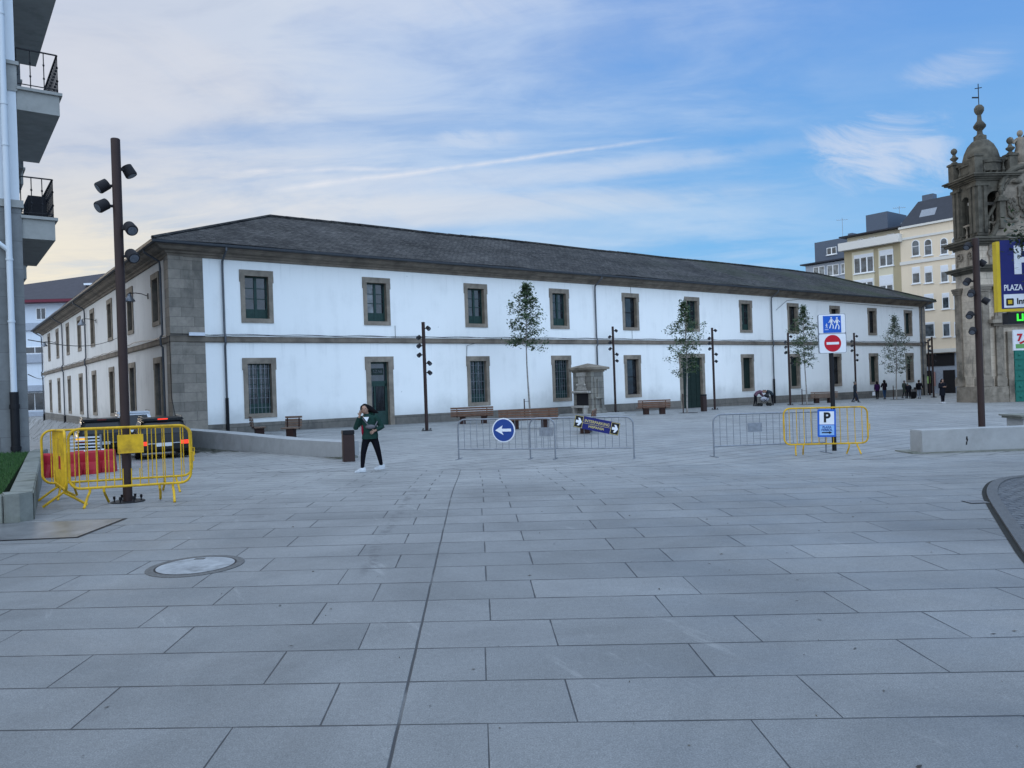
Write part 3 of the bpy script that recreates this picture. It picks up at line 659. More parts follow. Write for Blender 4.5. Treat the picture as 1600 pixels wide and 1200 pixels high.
# lawn bed with concrete kerb
kp = [(-6.9, 10.85), (-9.2, 10.75), (-14, 10.6), (-22, 10.4)]
kz = .40
bed = empty('raised_lawn_bed', (-7, 10.9, 0), 0, 'raised lawn bed edged with mossy concrete below the balconied building', 'planter')
mb = MB(); o = Vector((7, -10.9))
q = [Vector(v)+o for v in ((-22, 10.3), (-7.15, 10.72), (-6.98, 10.8), (-6.9, 11.0), (-12.1, 19.7), (-12.5, 20.6))]; qi = [Vector(v)+o for v in ((-22, 10.62), (-7.4, 11.04), (-7.38, 11.06), (-7.32, 11.1), (-12.4, 19.6), (-12.8, 20.5))]
for i in range(len(q)-1):
    pg = [q[i], q[i+1], qi[i+1], qi[i]]
    if i in (0, 3, 4):
        n = 6 if i == 3 else (5 if i == 0 else 1)
        for j in range(n):
            a, b_ = q[i].lerp(q[i+1], j/n+.0008), q[i].lerp(q[i+1], (j+1)/n-.0008); c_, d_ = qi[i].lerp(qi[i+1], (j+1)/n-.0008), qi[i].lerp(qi[i+1], j/n+.0008)
            mb.prism([a, b_, c_, d_], -.6, kz+random.uniform(-.004, .004))
    else: mb.prism(pg, -.6, kz)
mb.build('kerb_wall', M['kerb_stone'], bed, bevel=.018)
M['turf'] = simple('turf_soil', (.012, .03, .009), .95, var=.4, ns=20, bmp=.8)
MB().prism([Vector((-22, 10.6))+o, *[Vector(v)+o for v in ((-7.42, 11.05), (-12.42, 19.6), (-12.85, 20.65), (-22, 14))]], -.3, kz-.07).build('soil', M['turf'], bed)
gm = MB(); rg = random.Random(3)
for i in range(26000):
    y = rg.uniform(10.7, 20.3); xr = -7.42-5.*(y-11.05)/8.55; x = xr-rg.random()**1.3*4.2
    if y < 10.62+(-7.4-x)*-.03 or y > 20.6: continue
    h = rg.uniform(.03, .08); a = rg.uniform(0, 6.28); d_ = Vector((math.cos(a), math.sin(a)))*.007; l = Vector((rg.uniform(-.02, .02), rg.uniform(-.02, .02)))
    gm.v += [(x-d_.x, y-d_.y, kz-.075), (x+d_.x, y+d_.y, kz-.075), (x+l.x, y+l.y, kz-.075+h)]; n = len(gm.v); gm.f.append([n-3, n-2, n-1])
M['grass'] = leafmat('grass_blades', (.018, .06, .012), (.05, .13, .028))
tag(gm.build('lawn_grass', M['grass'], recalc=False), 'short green grass filling the raised bed', 'grass', kind='stuff')
# ------------------------------------------------------------------ far building at the end of the side street
FB = empty('apartment_block', at(38, 691, 95).xy.to_3d()+Vector((-6, 0, -4)), R(4), 'white apartment block with dark hipped roof at the end of the side street', 'building')
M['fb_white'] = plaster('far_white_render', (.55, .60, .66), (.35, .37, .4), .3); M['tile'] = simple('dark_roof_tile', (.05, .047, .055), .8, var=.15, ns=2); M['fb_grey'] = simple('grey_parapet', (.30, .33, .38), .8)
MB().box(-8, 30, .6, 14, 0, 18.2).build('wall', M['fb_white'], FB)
mb = MB(); z = 18.2; mb.face([(-9, -.4, z), (31, -.4, z), (31, 15, z), (-9, 15, z)])
mb = MB()
O = [(-9, -.8, z), (31, -.8, z), (31, 15, z), (-9, 15, z)]; I = [(14.5, 7, z+4.4), (24, 7, z+4.4)]
mb.f += []; mb.face([O[0], O[1], I[1], I[0]]); mb.face([O[1], O[2], I[1]]); mb.face([O[2], O[3], I[0], I[1]]); mb.face([O[3], O[0], I[0]]); r_ = mb.build('roof', M['tile'], FB)
MB().box(-9, 31, -.85, 15.05, z-.35, z-.02).build('eaves_board', simple('dark_red_eaves', (.12, .02, .035), .6), r_)
MB().box(12.6, 14.6, 2.0, 3.2, z+2.0, z+2.25).build('skylight', M['signwhite'], r_)
for fl, (z0, z1) in enumerate(((10.2, 13.0), (5.9, 8.8), (1.5, 4.6))):
    pass
mb = MB()
for z0, z1 in ((11.4, 14.4), (7.6, 10.4)): mb.box(-8, 30, -.5, .62, z0, z1)
mb.build('balcony_front', M['fb_white'], FB)
mb = MB()
for z0, z1 in ((14.4, 15.3), (10.4, 11.4), (6.9, 7.6), (3.7, 4.3)): mb.box(-8, 30, -.8, .62, z0, z1)
mb.build('floor_slab', M['fb_grey'], FB)
def fwin(x, z0, w_, h_, y=-.5):
    f = MB().box(x, x+w_, y-.06, y, z0, z0+h_).build('window', M['white'], FB); MB().box(x+.1, x+w_/2-.05, y-.08, y-.02, z0+.1, z0+h_-.1).box(x+w_/2+.05, x+w_-.1, y-.08, y-.02, z0+.1, z0+h_-.1).build('pane', M['pane'], f)
for x in (2.5, 7.4, 11.2, 15): fwin(x, 15.8, 1.2, 1.5, .6)
fwin(6.4, 11.5, 2.6, .9); fwin(9.2, 11.5, 2.6, .9)
fwin(5.6, 4.45, 2.6, 2.3, .6); fwin(8.3, 4.45, 2.4, 2.3, .6)
MB().box(-8, 30, .4, .65, 0, 3.7).build('shopfront', M['head'], FB); MB().box(6, 8.4, .3, .42, .8, 2.0).box(9, 11, .3, .42, .4, 2.3).build('shop_window', M['pane_blue'], FB)
# ------------------------------------------------------------------ buildings on the right behind the barracks
M['peach'] = plaster('peach_render', (.68, .57, .43), (.4, .34, .27), .25); M['tan'] = plaster('ochre_tiles', (.36, .30, .19), (.25, .21, .15), .3); M['cream'] = plaster('cream_panels', (.58, .53, .40), (.4, .36, .27), .2)
M['bluegrey'] = simple('blue_grey_cladding', (.085, .105, .14), .6, var=.1); M['trim'] = simple('pale_trim', (.60, .58, .54), .7, var=.05); M['asphalt_tile'] = simple('dark_mansard', (.025, .028, .038), .6, var=.15, ns=2)
def upvc(parent, x, z, w_, h_, n=2, arch=False, blind=0., ymat='pane_blue', y=0):
    """white window on the face y=0 looking towards -y"""
    f = MB(); t_ = .09
    if arch:
        pts = [(x, z), (x+w_, z)]+[(x+w_/2+w_/2*math.cos(a), z+h_-w_/2+w_/2*math.sin(a)) for a in [math.pi*k/10 for k in range(11)]]
        f.vprism(pts, y-.07, y+.02)
    else: f.box(x, x+w_, y-.07, y+.02, z, z+h_)
    f.box(x-.12, x+w_+.12, y-.16, y, z-.12, z-.01)
    f = f.build('window', M['white'], parent); g = MB(); pw = w_/n
    if arch:
        pts = [(x+t_, z+h_*.62), (x+w_-t_, z+h_*.62)]+[(x+w_/2+(w_/2-t_)*math.cos(a), z+h_-w_/2+(w_/2-t_)*math.sin(a)) for a in [math.pi*k/10 for k in range(11)]]
        g.vprism(pts, y-.085, y-.06); g.box(x+t_, x+w_-t_, y-.085, y-.06, z+t_, z+h_*.58)
    else:
        for i in range(n):
            g.box(x+i*pw+t_, x+(i+1)*pw-t_, y-.085, y-.06, z+t_, z+h_*(1-blind)-t_)
    g.build('pane', M[ymat], f)
    if blind > 0: MB().box(x+.05, x+w_-.05, y-.1, y-.065, z+h_*(1-blind), z+h_-.04).build('roller_blind', M['signwhite'], f)
# the far side of the street beyond the barracks: faces run along D2; local +x goes towards the viewer, -y is the face
FR = math.atan2(-D2[1], -D2[0])
class Face:
    """maps a pixel of the photograph to (x, z) on the face plane"""
    def __init__(s, P, u0):
        s.P = P; s.o = (0, 0); s.o = s.hit(u0)[:2]
    def hit(s, u, v=600.):
        r = ray(u, v); dx_, dy_ = -D2[0], -D2[1]; det = r[0]*dy_-dx_
        k = (s.P[0]*dy_-s.P[1]*dx_)/det; return (k*r[0], k, H+k*r[2])
    def loc(s, u, v): p = s.hit(u, v); return (p[0]-s.o[0])*-D2[0]+(p[1]-s.o[1])*-D2[1], p[2]
    def win(s, parent, u0, u1, v0, v1, n=1, **kw):
        x0, z1 = s.loc(u0, v0); x1, z0 = s.loc(u1, v1); upvc(parent, x0, z0, x1-x0, z1-z0, n, **kw)
f = Face((52.3, 88.6), 1414); Pb = empty('peach_building', (*f.o, 0), FR, 'peach coloured apartment building with white arched top windows and dark mansard roof', 'building')
ZB = -2.; zt_ = f.loc(1414, 357)[1]; zl = lambda v, u=1414: f.loc(u, v)[1]; LW = 13.
MB().box(0, LW, 0, 12, ZB, zt_).build('wall', M['peach'], Pb)
for q_ in ((-.25, 12, zt_-.05, zt_+.2), (-.12, 0, zl(375), zl(371.5)), (-.14, 0, zl(414), zl(409)), (-.5, 0, zl(552, 1450), zl(546, 1450))): MB().box(-.05, LW, *q_).build('cornice_band', M['trim'], Pb)
mb = MB(); zr = zt_+.2; hr = f.loc(1430, 318)[1]+.6; e = [(-.1, -.2, zr), (LW, -.2, zr), (LW, 12, zr), (-.1, 12, zr)]; i_ = [(1.3, 2.2, hr), (7.2, 2.2, hr), (7.2, 9, hr), (1.3, 9, hr)]
for k in range(4): j = (k+1) % 4; mb.face([e[k], e[j], i_[j], i_[k]])
mb.face(i_); r_ = mb.build('roof', M['asphalt_tile'], Pb)
x_, z_ = f.loc(1452, 340)
MB().obox((x_-.5, .9, zr+1.35), 1.8, 1.2, .14, Matrix.Rotation(math.atan2(hr-zr, 2.4), 3, 'X')).build('skylight', M['galv'], r_); MB().box(1.6, 2.9, 2.6, 3.6, hr, hr+.75).build('chimney', M['bluegrey'], r_)
for u0, u1 in ((1424.5, 1437.5), (1444, 1457), (1469, 1481.5), (1487, 1499)):
    k = (u0-1424)/75
    f.win(Pb, u0, u1, 376-6*k, 399-4*k, arch=True); f.win(Pb, u0+.5, u1+.8, 418-5*k, 442-3*k, blind=.35)
for u0, u1 in ((1444, 1459.5), (1472, 1484), (1490, 1501)):
    k = (u0-1444)/46
    f.win(Pb, u0, u1, 460-3*k, 483-2*k, 1, blind=.25); f.win(Pb, u0+1, u1+1.5, 504-1*k, 526-1*k, 1, blind=.1)
x0, z0 = f.loc(1448, 578); sf = MB(); sf.box(x0-3, x0+3.2, -.12, -.02, z0+.4, zl(553, 1455)); sf.box(x0-.4, x0+.6, -.1, -.02, ZB, z0-.1); sf.box(x0+1.9, x0+3.2, -.12, -.02, ZB, z0-.1); sf.build('shopfront', M['head'], Pb)
MB().box(0, LW, -.06, -.0, ZB, zl(553, 1455)).build('shop_base', M['fb_grey'], Pb)
x0, z0 = f.loc(1449, 588); x1, z1 = f.loc(1455, 599); MB().box(x0, x1, -.2, -.13, z1, z0).build('poster', simple('lime_poster', (.30, .48, .16), .5), Pb)
x0, z0 = f.loc(1459, 581); x1, z1 = f.loc(1463, 603); MB().box(x0, x1, -.2, -.13, z1, z0).build('poster', simple('pink_poster', (.36, .20, .18), .5), Pb)
# ochre building with balcony
f = Face((52.3, 88.6), 1326); Ob = empty('ochre_building', (*f.o, 0), FR, 'ochre apartment building with cream panels and a long white top balcony', 'building')
X = lambda u, v=450: f.loc(u, v)[0]; Z = lambda v, u=1326: f.loc(u, v)[1]
ZT = Z(392)
MB().box(0, X(1409), 0, 12, -3, ZT).build('wall', M['tan'], Ob)
MB().box(X(1409)+.01, X(1413.5), .3, 12, -3, ZT+2.4).build('party_wall', M['fb_grey'], Ob)
mb = MB()
for a_, b_ in ((1333, 1367), (1374, 1397)): mb.box(X(a_), X(b_), -.04, 0, -3, ZT-.3)
mb.build('cream_panel', M['cream'], Ob)
for dv in (0, 40.5, 81, 121):
    f.win(Ob, 1334.5, 1366, 399.5+dv-dv*.04, 424+dv-dv*.04, 3, y=-.04, blind=.16); f.win(Ob, 1374.5, 1396.5, 392+dv-dv*.03, 414+dv-dv*.03, 2, y=-.04, blind=.3 if dv != 40.5 else .62)
MB().box(-.3, X(1412), -.9, 0, Z(392), Z(380)).build('balcony_front', M['trim'], Ob)
MB().box(0, X(1409), .9, 12, ZT, Z(370)+.2).build('top_floor', M['cream'], Ob)
for a_, b_ in ((1335, 1344), (1352, 1362), (1380, 1392)): f.win(Ob, a_, b_, 374-(a_-1330)*.17, 386-(a_-1330)*.17, 2, y=.9)
zz = Z(370)
r_ = MB().prism([(-.5, -.3), (X(1412), -.3), (X(1412), 11), (-.5, 11)], [zz]*4, [zz+.15, zz+.15, zz+1.3, zz+1.3]).build('roof', M['asphalt_tile'], Ob)
MB().box(X(1344), X(1378), 2.0, 7, zz, Z(348)+.9).build('stair_tower', M['bluegrey'], Ob)
def antenna(x, y, z0, h, lab):
    e = empty('antenna', (x, y, z0), 0, lab, 'antenna', 'television aerials on the far roofs')
    MB().tube([(0, 0, 0), (0, 0, h)], .03, 6).build('mast', M['galv'], e); m_ = MB()
    m_.tube([(-.9, 0, h*.9), (.9, 0, h*.93)], .02, 5)
    for k in range(6): m_.tube([(-.8+k*.3, -.15, h*.9+.01*k-.1), (-.8+k*.3, .15, h*.9+.01*k+.2)], .014, 5)
    m_.build('dipoles', M['galv'], e)
# grey block behind
f = Face((62., 101.), 1265); Gb = empty('grey_block', (*f.o, 0), FR, 'small grey block with dark roof and rooftop dormer left of the ochre building', 'building')
X = lambda u, v=450: f.loc(u, v)[0]; Z = lambda v, u=1265: f.loc(u, v)[1]
MB().box(0, X(1340), 0, 12, -3, Z(415)).build('wall', M['fb_grey'], Gb)
for a_, b_ in ((1271, 1289), (1292.5, 1311), (1314, 1326)): f.win(Gb, a_, b_, 418-(a_-1270)*.13, 432-(a_-1270)*.13, 2, ymat='pane_light')
zz = Z(414)
r_ = MB().prism([(-.6, -.6), (X(1342), -.6), (X(1342), 11), (-.6, 11)], [zz]*4, [zz+.2, zz+.2, zz+1.6, zz+1.6]).build('roof', M['asphalt_tile'], Gb)
MB().box(.7, X(1342), 1.6, 9, zz+.5, Z(384)+.6).build('dormer', M['bluegrey'], Gb); f.win(Gb, 1283, 1298.5, 386.5, 395, 2, y=1.6)
MB().box(X(1314), X(1321), 2.5, 4, zz+2, Z(367, 1316)+.5).build('chimney', M['bluegrey'], Gb)
a = at(1317, 374, 118); antenna(a.x, a.y, a.z-.3, 3.6, 'thin television aerial on the grey block beside its chimney')
a = at(1406, 352, 108); antenna(a.x, a.y, a.z-.3, 3.0, 'television aerial on the ochre building beside the dark mansard')
a = at(1368, 346, 108); antenna(a.x, a.y, a.z-.2, 1., 'short television aerial on the blue grey stair tower')
# ------------------------------------------------------------------ church on the right
M['church'] = blocks('church_granite', (.46, .385, .30), (.34, .29, .23), (.19, .165, .13), 1.1, .5, sk=.7, stain=(.12, .105, .085), ms=.008, bstr=.6)
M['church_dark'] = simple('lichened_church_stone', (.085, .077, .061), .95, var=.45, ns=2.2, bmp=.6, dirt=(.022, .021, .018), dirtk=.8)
M['church_trim'] = simple('worn_church_moulding', (.20, .17, .135), .92, var=.4, ns=2., bmp=.5, dirt=(.04, .037, .03), dirtk=.85)
M['arms'] = simple('weathered_relief_stone', (.11, .096, .076), .92, var=.4, ns=3, bmp=.5, dirt=(.035, .032, .026), dirtk=.85)
M['bronze'] = simple('bell_bronze', (.05, .07, .06), .5, .5)
CH = Vector((33.4, 54.5, 0)); CR = math.atan2(.067, 1)
Ch = empty('church', CH, CR, 'old granite baroque church with a domed bell tower and green door', 'church')
zb = -1.6; TW = 2.9; TD = 2.6
# lower body of the tower and the front wall
MB().box(.3, 30, .0, 1.6, zb, 11.0).box(14, 30, 1.6, 20, zb, 13).build('wall', M['church'], Ch)
mb = MB(); mb.box(0, .3, .0, TD, zb, 8.8); mb.box(0.02, TW, .02, TD, 8.8, 11.0); mb.build('tower_base', M['church'], Ch)
mb = MB()
for a in ((-.12, .55, -.16, .5), (-.12, .5, TD-.6, TD+.05), (1.0, 1.55, -.16, .0)):
    mb.box(a[0], a[1], a[2], a[3], .9, 7.1); mb.box(a[0]-.1, a[1]+.1, a[2]-.1, a[3]+(.1 if a[3] > .1 else 0), .35, .9); mb.box(a[0]-.06, a[1]+.06, a[2]-.06, a[3]+(.06 if a[3] > .1 else 0), .9, 1.05)
    for k, z in enumerate((7.1, 7.25, 7.4)): mb.box(a[0]-.07*(k+1), a[1]+.07*(k+1), a[2]-.07*(k+1), a[3]+(.05 if a[3] > .1 else 0), z, z+.15)
    mb.box(a[0]+.14, a[1]-.14, a[2]-.05, a[2], 1.25, 6.9)
mb.build('pilaster', M['church_trim'], Ch)
mb = MB(); mb.box(-.2, 1.75, -.28, TD+.1, zb, .32, (.03, .03)); mb.build('plinth', M['church_trim'], Ch)
def slab(mb, o0, z0, steps, d=.0):
    for k, (o_, h) in enumerate(steps): mb.box(-o_, TW+o_*.6, -o_, TD+o_, z0, z0+h); z0 += h
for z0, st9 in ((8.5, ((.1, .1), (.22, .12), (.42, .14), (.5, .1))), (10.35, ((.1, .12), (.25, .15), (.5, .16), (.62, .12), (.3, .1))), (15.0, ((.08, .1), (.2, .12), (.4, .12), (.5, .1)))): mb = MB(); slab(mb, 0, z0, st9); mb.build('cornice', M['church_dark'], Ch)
for x, y, ax in ((.9, -.02, 0), (2.2, -.02, 0), (-.02, .7, 1), (-.02, 1.9, 1)):   # carved scrolls on the frieze
    mb = MB()
    pts = [((.34*math.cos(a)*(1-a/9), .34*math.sin(a)*(1-a/9))) for a in [k*.55 for k in range(13)]]
    p3 = [((x+q[0], y-.08, 9.75+q[1]) if ax == 0 else (x-.08, y+q[0], 9.75+q[1])) for q in pts]; mb.tube(p3, .07, 6); mb.ball((p3[-1]), .1, n=8, m=5)
    mb.tube([(p3[0][0], p3[0][1], 9.7), (p3[0][0], p3[0][1], 9.1)], .05, 6)
    mb.build('carving', M['church_trim'], Ch)
# belfry: corner piers, arches, bell
z0, z1 = 11.1, 15.0
tb = MB()
for x0, y0 in ((0, 0), (TW-.8, 0), (0, TD-.8), (TW-.8, TD-.8)):
    tb.box(x0, x0+.8, y0, y0+.8, z0, z1)
    for dx0 in (.06, .5): tb.box(x0+dx0, x0+dx0+.24, y0-.08, y0, z0+.2, z1-.4); tb.box(x0-.08, x0, y0+dx0, y0+dx0+.24, z0+.2, z1-.4)
    tb.box(x0-.12, x0+.92, y0-.12, y0+.92, z1-.4, z1-.2)
def arch(wd, y0, y1, x0):
    pts = [(x0, 13.6)]+[(x0+wd/2-wd/2*math.cos(a), 13.6+wd/2*math.sin(a)) for a in [math.pi*k/10 for k in range(11)]]+[(x0+wd, 13.6), (x0+wd, z1), (x0, z1)]
    return pts
pts = arch(TW-1.6, 0, .5, .8)
n = 11; c_ = pts[1:12]
for i in range(10):
    a, b_ = c_[i], c_[i+1]; tb.vprism([a, b_, (b_[0], z1), (a[0], z1)], .06, .55); tb.vprism([a, b_, (b_[0], z1), (a[0], z1)], TD-.55, TD-.06)
wd = TD-1.6
c2 = [(.8+wd/2-wd/2*math.cos(a), 13.6+wd/2*math.sin(a)) for a in [math.pi*k/10 for k in range(11)]]
for i in range(10):
    a, b_ = c2[i], c2[i+1]
    for x0 in (.06, TW-.55):
        k = len(tb.v); tb.v += [(x0, a[0], a[1]), (x0, b_[0], b_[1]), (x0, b_[0], z1), (x0, a[0], z1), (x0+.5, a[0], a[1]), (x0+.5, b_[0], b_[1]), (x0+.5, b_[0], z1), (x0+.5, a[0], z1)]
        tb.f += [[k+q for q in f_] for f_ in ((0, 1, 2, 3), (7, 6, 5, 4), (0, 4, 5, 1), (3, 2, 6, 7))]
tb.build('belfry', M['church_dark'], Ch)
def baluster(mb, x, y, z, h=.9, r=.1):
    mb.lathe([(r, 0), (r, h*.08), (r*.5, h*.14), (r*1.05, h*.32), (r*.45, h*.6), (r*.4, h*.78), (r*.8, h*.86), (r, h*.92), (r, h)], (x, y, z), 8)
mb = MB()
for i in range(4): baluster(mb, .98+i*.35, .2, 11.1, .85); baluster(mb, .2, .98+i*.45, 11.1, .85)
mb.box(.8, TW-.8, .1, .3, 11.95, 12.08); mb.box(.1, .3, .8, TD-.8, 11.95, 12.08); mb.build('belfry_balustrade', M['church_trim'], Ch)
bl = MB().lathe([(.58, 0), (.55, .08), (.42, .25), (.34, .6), (.30, .8), (.18, .92), (.05, .95)], (.95, TD/2, 12.25), 16).build('bell', M['bronze'], Ch, smooth=True)
MB().box(.55, 1.35, TD/2-.35, TD/2+.35, 13.2, 13.85).box(.3, 2.6, TD/2-.1, TD/2+.1, 13.5, 13.7).build('bell_yoke', simple('bleached_yoke_timber', (.28, .27, .25), .8), bl)
# roof balustrade with pedestals and urns
mb = MB(); zr = 15.44
for x0, y0 in ((-.15, -.15), (TW-.45, -.15), (-.15, TD-.4), (TW-.45, TD-.4)): mb.box(x0, x0+.6, y0, y0+.6, zr, zr+1.25); mb.box(x0-.07, x0+.67, y0-.07, y0+.67, zr+1.25, zr+1.4)
for i in range(4): baluster(mb, .72+i*.48, .12, zr, 1.0, .12); baluster(mb, .12, .8+i*.52, zr, 1.0, .12); baluster(mb, .72+i*.48, TD-.1, zr, 1.0, .12)
mb.box(.4, TW-.4, .0, .26, zr+1.0, zr+1.2); mb.box(.0, .26, .4, TD-.4, zr+1.0, zr+1.2); mb.box(.4, TW-.4, TD-.2, TD, zr+1.0, zr+1.2)
mb.build('parapet', M['church_dark'], Ch)
def urn(x, y, z, s=1., nm='finial'):
    return MB().lathe([(.22*s, 0), (.22*s, .12*s), (.1*s, .2*s), (.28*s, .38*s), (.30*s, .46*s), (.16*s, .56*s), (.1*s, .72*s), (.2*s, .86*s), (.24*s, 1.0*s), (.17*s, 1.16*s), (.03*s, 1.24*s)], (x, y, z), 12).build(nm, M['church_dark'], Ch, smooth=True)
urn(.15, TD-.1, zr+1.4, .95); urn(TW-.15, .15, zr+1.4, 1.0); urn(TW-.15, TD-.1, zr+1.4, .95)
cx, cy = TW/2-.1, TD/2
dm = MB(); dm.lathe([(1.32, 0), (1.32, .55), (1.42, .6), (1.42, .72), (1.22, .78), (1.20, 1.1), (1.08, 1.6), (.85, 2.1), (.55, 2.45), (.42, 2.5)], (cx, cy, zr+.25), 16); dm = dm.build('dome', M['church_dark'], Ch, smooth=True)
MB().lathe([(.42, 0), (.42, .35), (.30, .4), (.2, .5), (.17, .75), (.4, 1.0), (.42, 1.12), (.3, 1.3), (.16, 1.5), (.13, 1.9), (.22, 2.0), (.32, 2.2), (.33, 2.4), (.2, 2.6), (.03, 2.68)], (cx, cy, zr+2.72), 14).build('lantern', M['church_dark'], dm, smooth=True)
zx = zr+5.35
MB().tube([(cx, cy, zx), (cx, cy, zx+1.55)], .03, 6).bar((cx-.26, cy, zx+1.2), (cx+.26, cy, zx+1.28), .05, .05).box(cx-.5, cx-.04, cy-.02, cy+.02, zx+.5, zx+.6).build('weather_cross', M['iron'], dm)
# gable of the front: sweeping cornice, arch, arms, pinnacle, statue
gb = MB(); cxg = 3.7
out = [(.75, 10.8), (1.05, 11.05), (1.5, 11.9), (1.62, 12.3), (1.66, 14.0)]+[(cxg-2.0*math.cos(a), 14.1+1.75*math.sin(a)) for a in [math.pi*(.03+.47*k/10) for k in range(11)]]
gb.vprism([(.75, 9)]+out+[(9, 15.85), (9, 9)], -.12, .3); gb.build('gable', M['church_trim'], Ch)
mb = MB(); mb.tube([(p[0], -.15, p[1]+.05) for p in out[:4]], .17, 8); mb.tube([(p[0], -.15, p[1]+.08) for p in out[5:]]+[(9, -.15, 15.93)], .2, 8); mb.tube([(p[0]+.2, -.14, p[1]-.3) for p in out[6:]], .08, 6)
mb.build('gable_moulding', M['church_dark'], Ch)
mb = MB()
for i in range(3): baluster(mb, .62+i*.3, .1, 11.1+i*.5, .75, .09)
mb.bar((.4, .1, 11.7), (1.55, .1, 13.4), .2, .14); mb.build('raking_balustrade', M['church_dark'], Ch)
mb = MB(); px = 1.62; mb.box(px-.2, px+.2, -.42, -.12, 11.5, 13.4); mb.box(px-.4, px+.4, -.55, -.1, 13.4, 13.52); mb.box(px-.3, px+.3, -.48, -.1, 13.52, 13.66); mb.lathe([(.24, 0), (.24, .1), (.1, .2), (.18, .5), (.13, .66), (.08, .75), (.14, .9), (.04, 1.05)], (px, -.28, 13.66), 10); mb.build('pinnacle', M['church_dark'], Ch)
mb = MB(); rr = random.Random(5)
def relief(cx_, cz_, w_, h_):
    mb.vprism([(cx_-w_/2, cz_+h_/2), (cx_+w_/2, cz_+h_/2), (cx_+w_*.46, cz_-h_*.2), (cx_, cz_-h_/2), (cx_-w_*.46, cz_-h_*.2)], -.25, -.1)
    for k in range(46):
        a = rr.uniform(0, 6.28); q = rr.random()**.5; mb.ball((cx_+q*w_*.52*math.cos(a), -.25, cz_+q*h_*.52*math.sin(a)), rr.uniform(.05, .12), .1, rr.uniform(.05, .16), 7, 5)
relief(2.45, 12.9, .7, 1.3); relief(3.5, 13.5, 1.1, 1.9); mb.ball((2.9, -.25, 14.8), .38, .2, .17, 8, 5); mb.box(2.0, 2.9, -.25, -.1, 11.95, 12.08); mb.box(3.1, 5, -.25, -.1, 12.25, 12.4)
mb.build('coat_of_arms', M['arms'], Ch)
mb = MB(); mb.vprism([(2.2, 9.0), (3.6, 9.0), (3.6, 10.8), (2.2, 10.8)], -.16, -.121); mb.build('window_recess', M['church_dark'], Ch)
# doorway
mb = MB(); mb.box(1.8, 2.2, -.22, 0, -1.6, 4.2); mb.box(.95, 1.3, -.24, -.17, 1.2, 4.4); mb.box(.75, 6, -.3, 0, 4.6, 4.8); mb.box(.45, 6, -.6, 0, 4.8, 5.05); mb.box(.8, 6, -.4, 0, 5.05, 5.3); mb.build('door_surround', M['church_trim'], Ch)
M['church_door'] = simple('green_church_door', (.008, .11, .085), .5, var=.15, ns=6)
d_ = MB().box(2.2, 6, -.06, 0, -1.6, 3.2).build('door', M['church_door'], Ch); mb = MB()
for j in range(5):
    for i in range(4): mb.box(2.32+i*.9, 3.07+i*.9, -.11, -.06, -.8+j*.75, -.15+j*.75, (.04, 0)); mb.ball((2.7+i*.9, -.12, -.47+j*.75), .11, .05, .11, 8, 5)
mb.build('door_panel', M['church_door'], d_)
# statue of an angel on the gable
St = empty('statue', Ch.matrix_basis @ Vector((0, 0, 0)), CR, 'stone winged statue standing on the church gable with one arm raised', 'statue')
St.location = CH+Matrix.Rotation(CR, 3, 'Z') @ Vector((3.45, .1, 15.9))
mb = MB().lathe([(.42, 0), (.42, .2), (.3, .3), (.42, .5), (.40, 1.0), (.27, 1.45), (.34, 1.8), (.30, 2.05), (.1, 2.15), (.1, 2.22)], (0, 0, 0), 12); mb.ball((0, -.03, 2.4), .19, .2, .24)
mb.tube([(-.28, 0, 1.95), (-.55, -.1, 1.7), (-.78, -.15, 2.05)], [.11, .09, .06], 8); mb.tube([(.28, 0, 1.95), (.45, -.1, 1.6), (.3, -.3, 1.35)], [.11, .09, .06], 8); mb.build('figure', M['church_trim'], St, smooth=True)
mb = MB().vprism([(.1, 1.9), (.45, 2.35), (.85, 2.5), (1.0, 2.2), (.85, 1.5), (.6, 1.2), (.3, 1.4)], .12, .2); mb.build('wing', M['church_dark'], St)
# ------------------------------------------------------------------ street lamps
def lamp_post(u, v, vt, heads, label, Y=None, dia=.16, group='slim brown multi-headed lamp posts on the plaza'):
    p = gp(u, v) if Y is None else Vector((at(u, v, Y).x, Y, 0)); p.z = G(p.x, p.y)
    h = H+ray(u, vt)[2]*p.y-p.z; s = 1
    e = empty('street_lamp', p, 0, label, 'street lamp', group)
    MB().lathe([(dia*.98/2, -.3), (dia/2, .02), (dia/2, h-.01), (dia/2-.01, h)], (0, 0, 0), 18).build('pole', M['post'], e, smooth=True)
    b = MB().lathe([(.26, -.02), (.26, .018), (.25, .022)], (0, 0, 0), 24); b = b.build('base_plate', M['iron'], e)
    bo = MB()
    for k in range(6): a = k*1.047+.4; bo.lathe([(.012, 0), (.012, .09), (.022, .09), (.022, .05), (.02, .04)], (.2*math.cos(a), .2*math.sin(a), .02), 6)
    bo.build('bolt', M['iron'], b)
    for dz_, a in heads:
        a = R(a); d = Vector((math.cos(a), math.sin(a), 0)); c = d*(dia/2+(.13 if a < 3 or a > 3 else .13))+Vector((0, 0, h-dz_))
        ax = (d*.45+Vector((0, -.35*1, 0))+Vector((0, 0, -.42))).normalized()
        hd = MB().lathe([(.06, -.095), (.09, -.085), (.098, .075), (.09, .093)], c+d*.02, 18, axis=ax).build('lamp_head', M['head'], e, smooth=True)
        MB().tube([d*(dia/2-.02)+Vector((0, 0, h-dz_)), c], .025, 8).build('bracket', M['head'], hd)
        MB().lathe([(.072, .091), (.072, .097)], c+d*.02, 18, axis=ax).build('lens', M['lens'], hd)
    return e
nh = [(.49, 60), (.78, 185), (1.12, 205), (1.5, -10), (1.95, -5)]
lamp_post(200, 785, 216, nh, 'nearest lamp post, five dark spotlights, among the yellow barriers', Y=12.7, dia=.145)
fh = [(.3, 0), (.72, 180), (1.12, 190), (1.55, 180), (1.95, 0), (2.4, 10)]
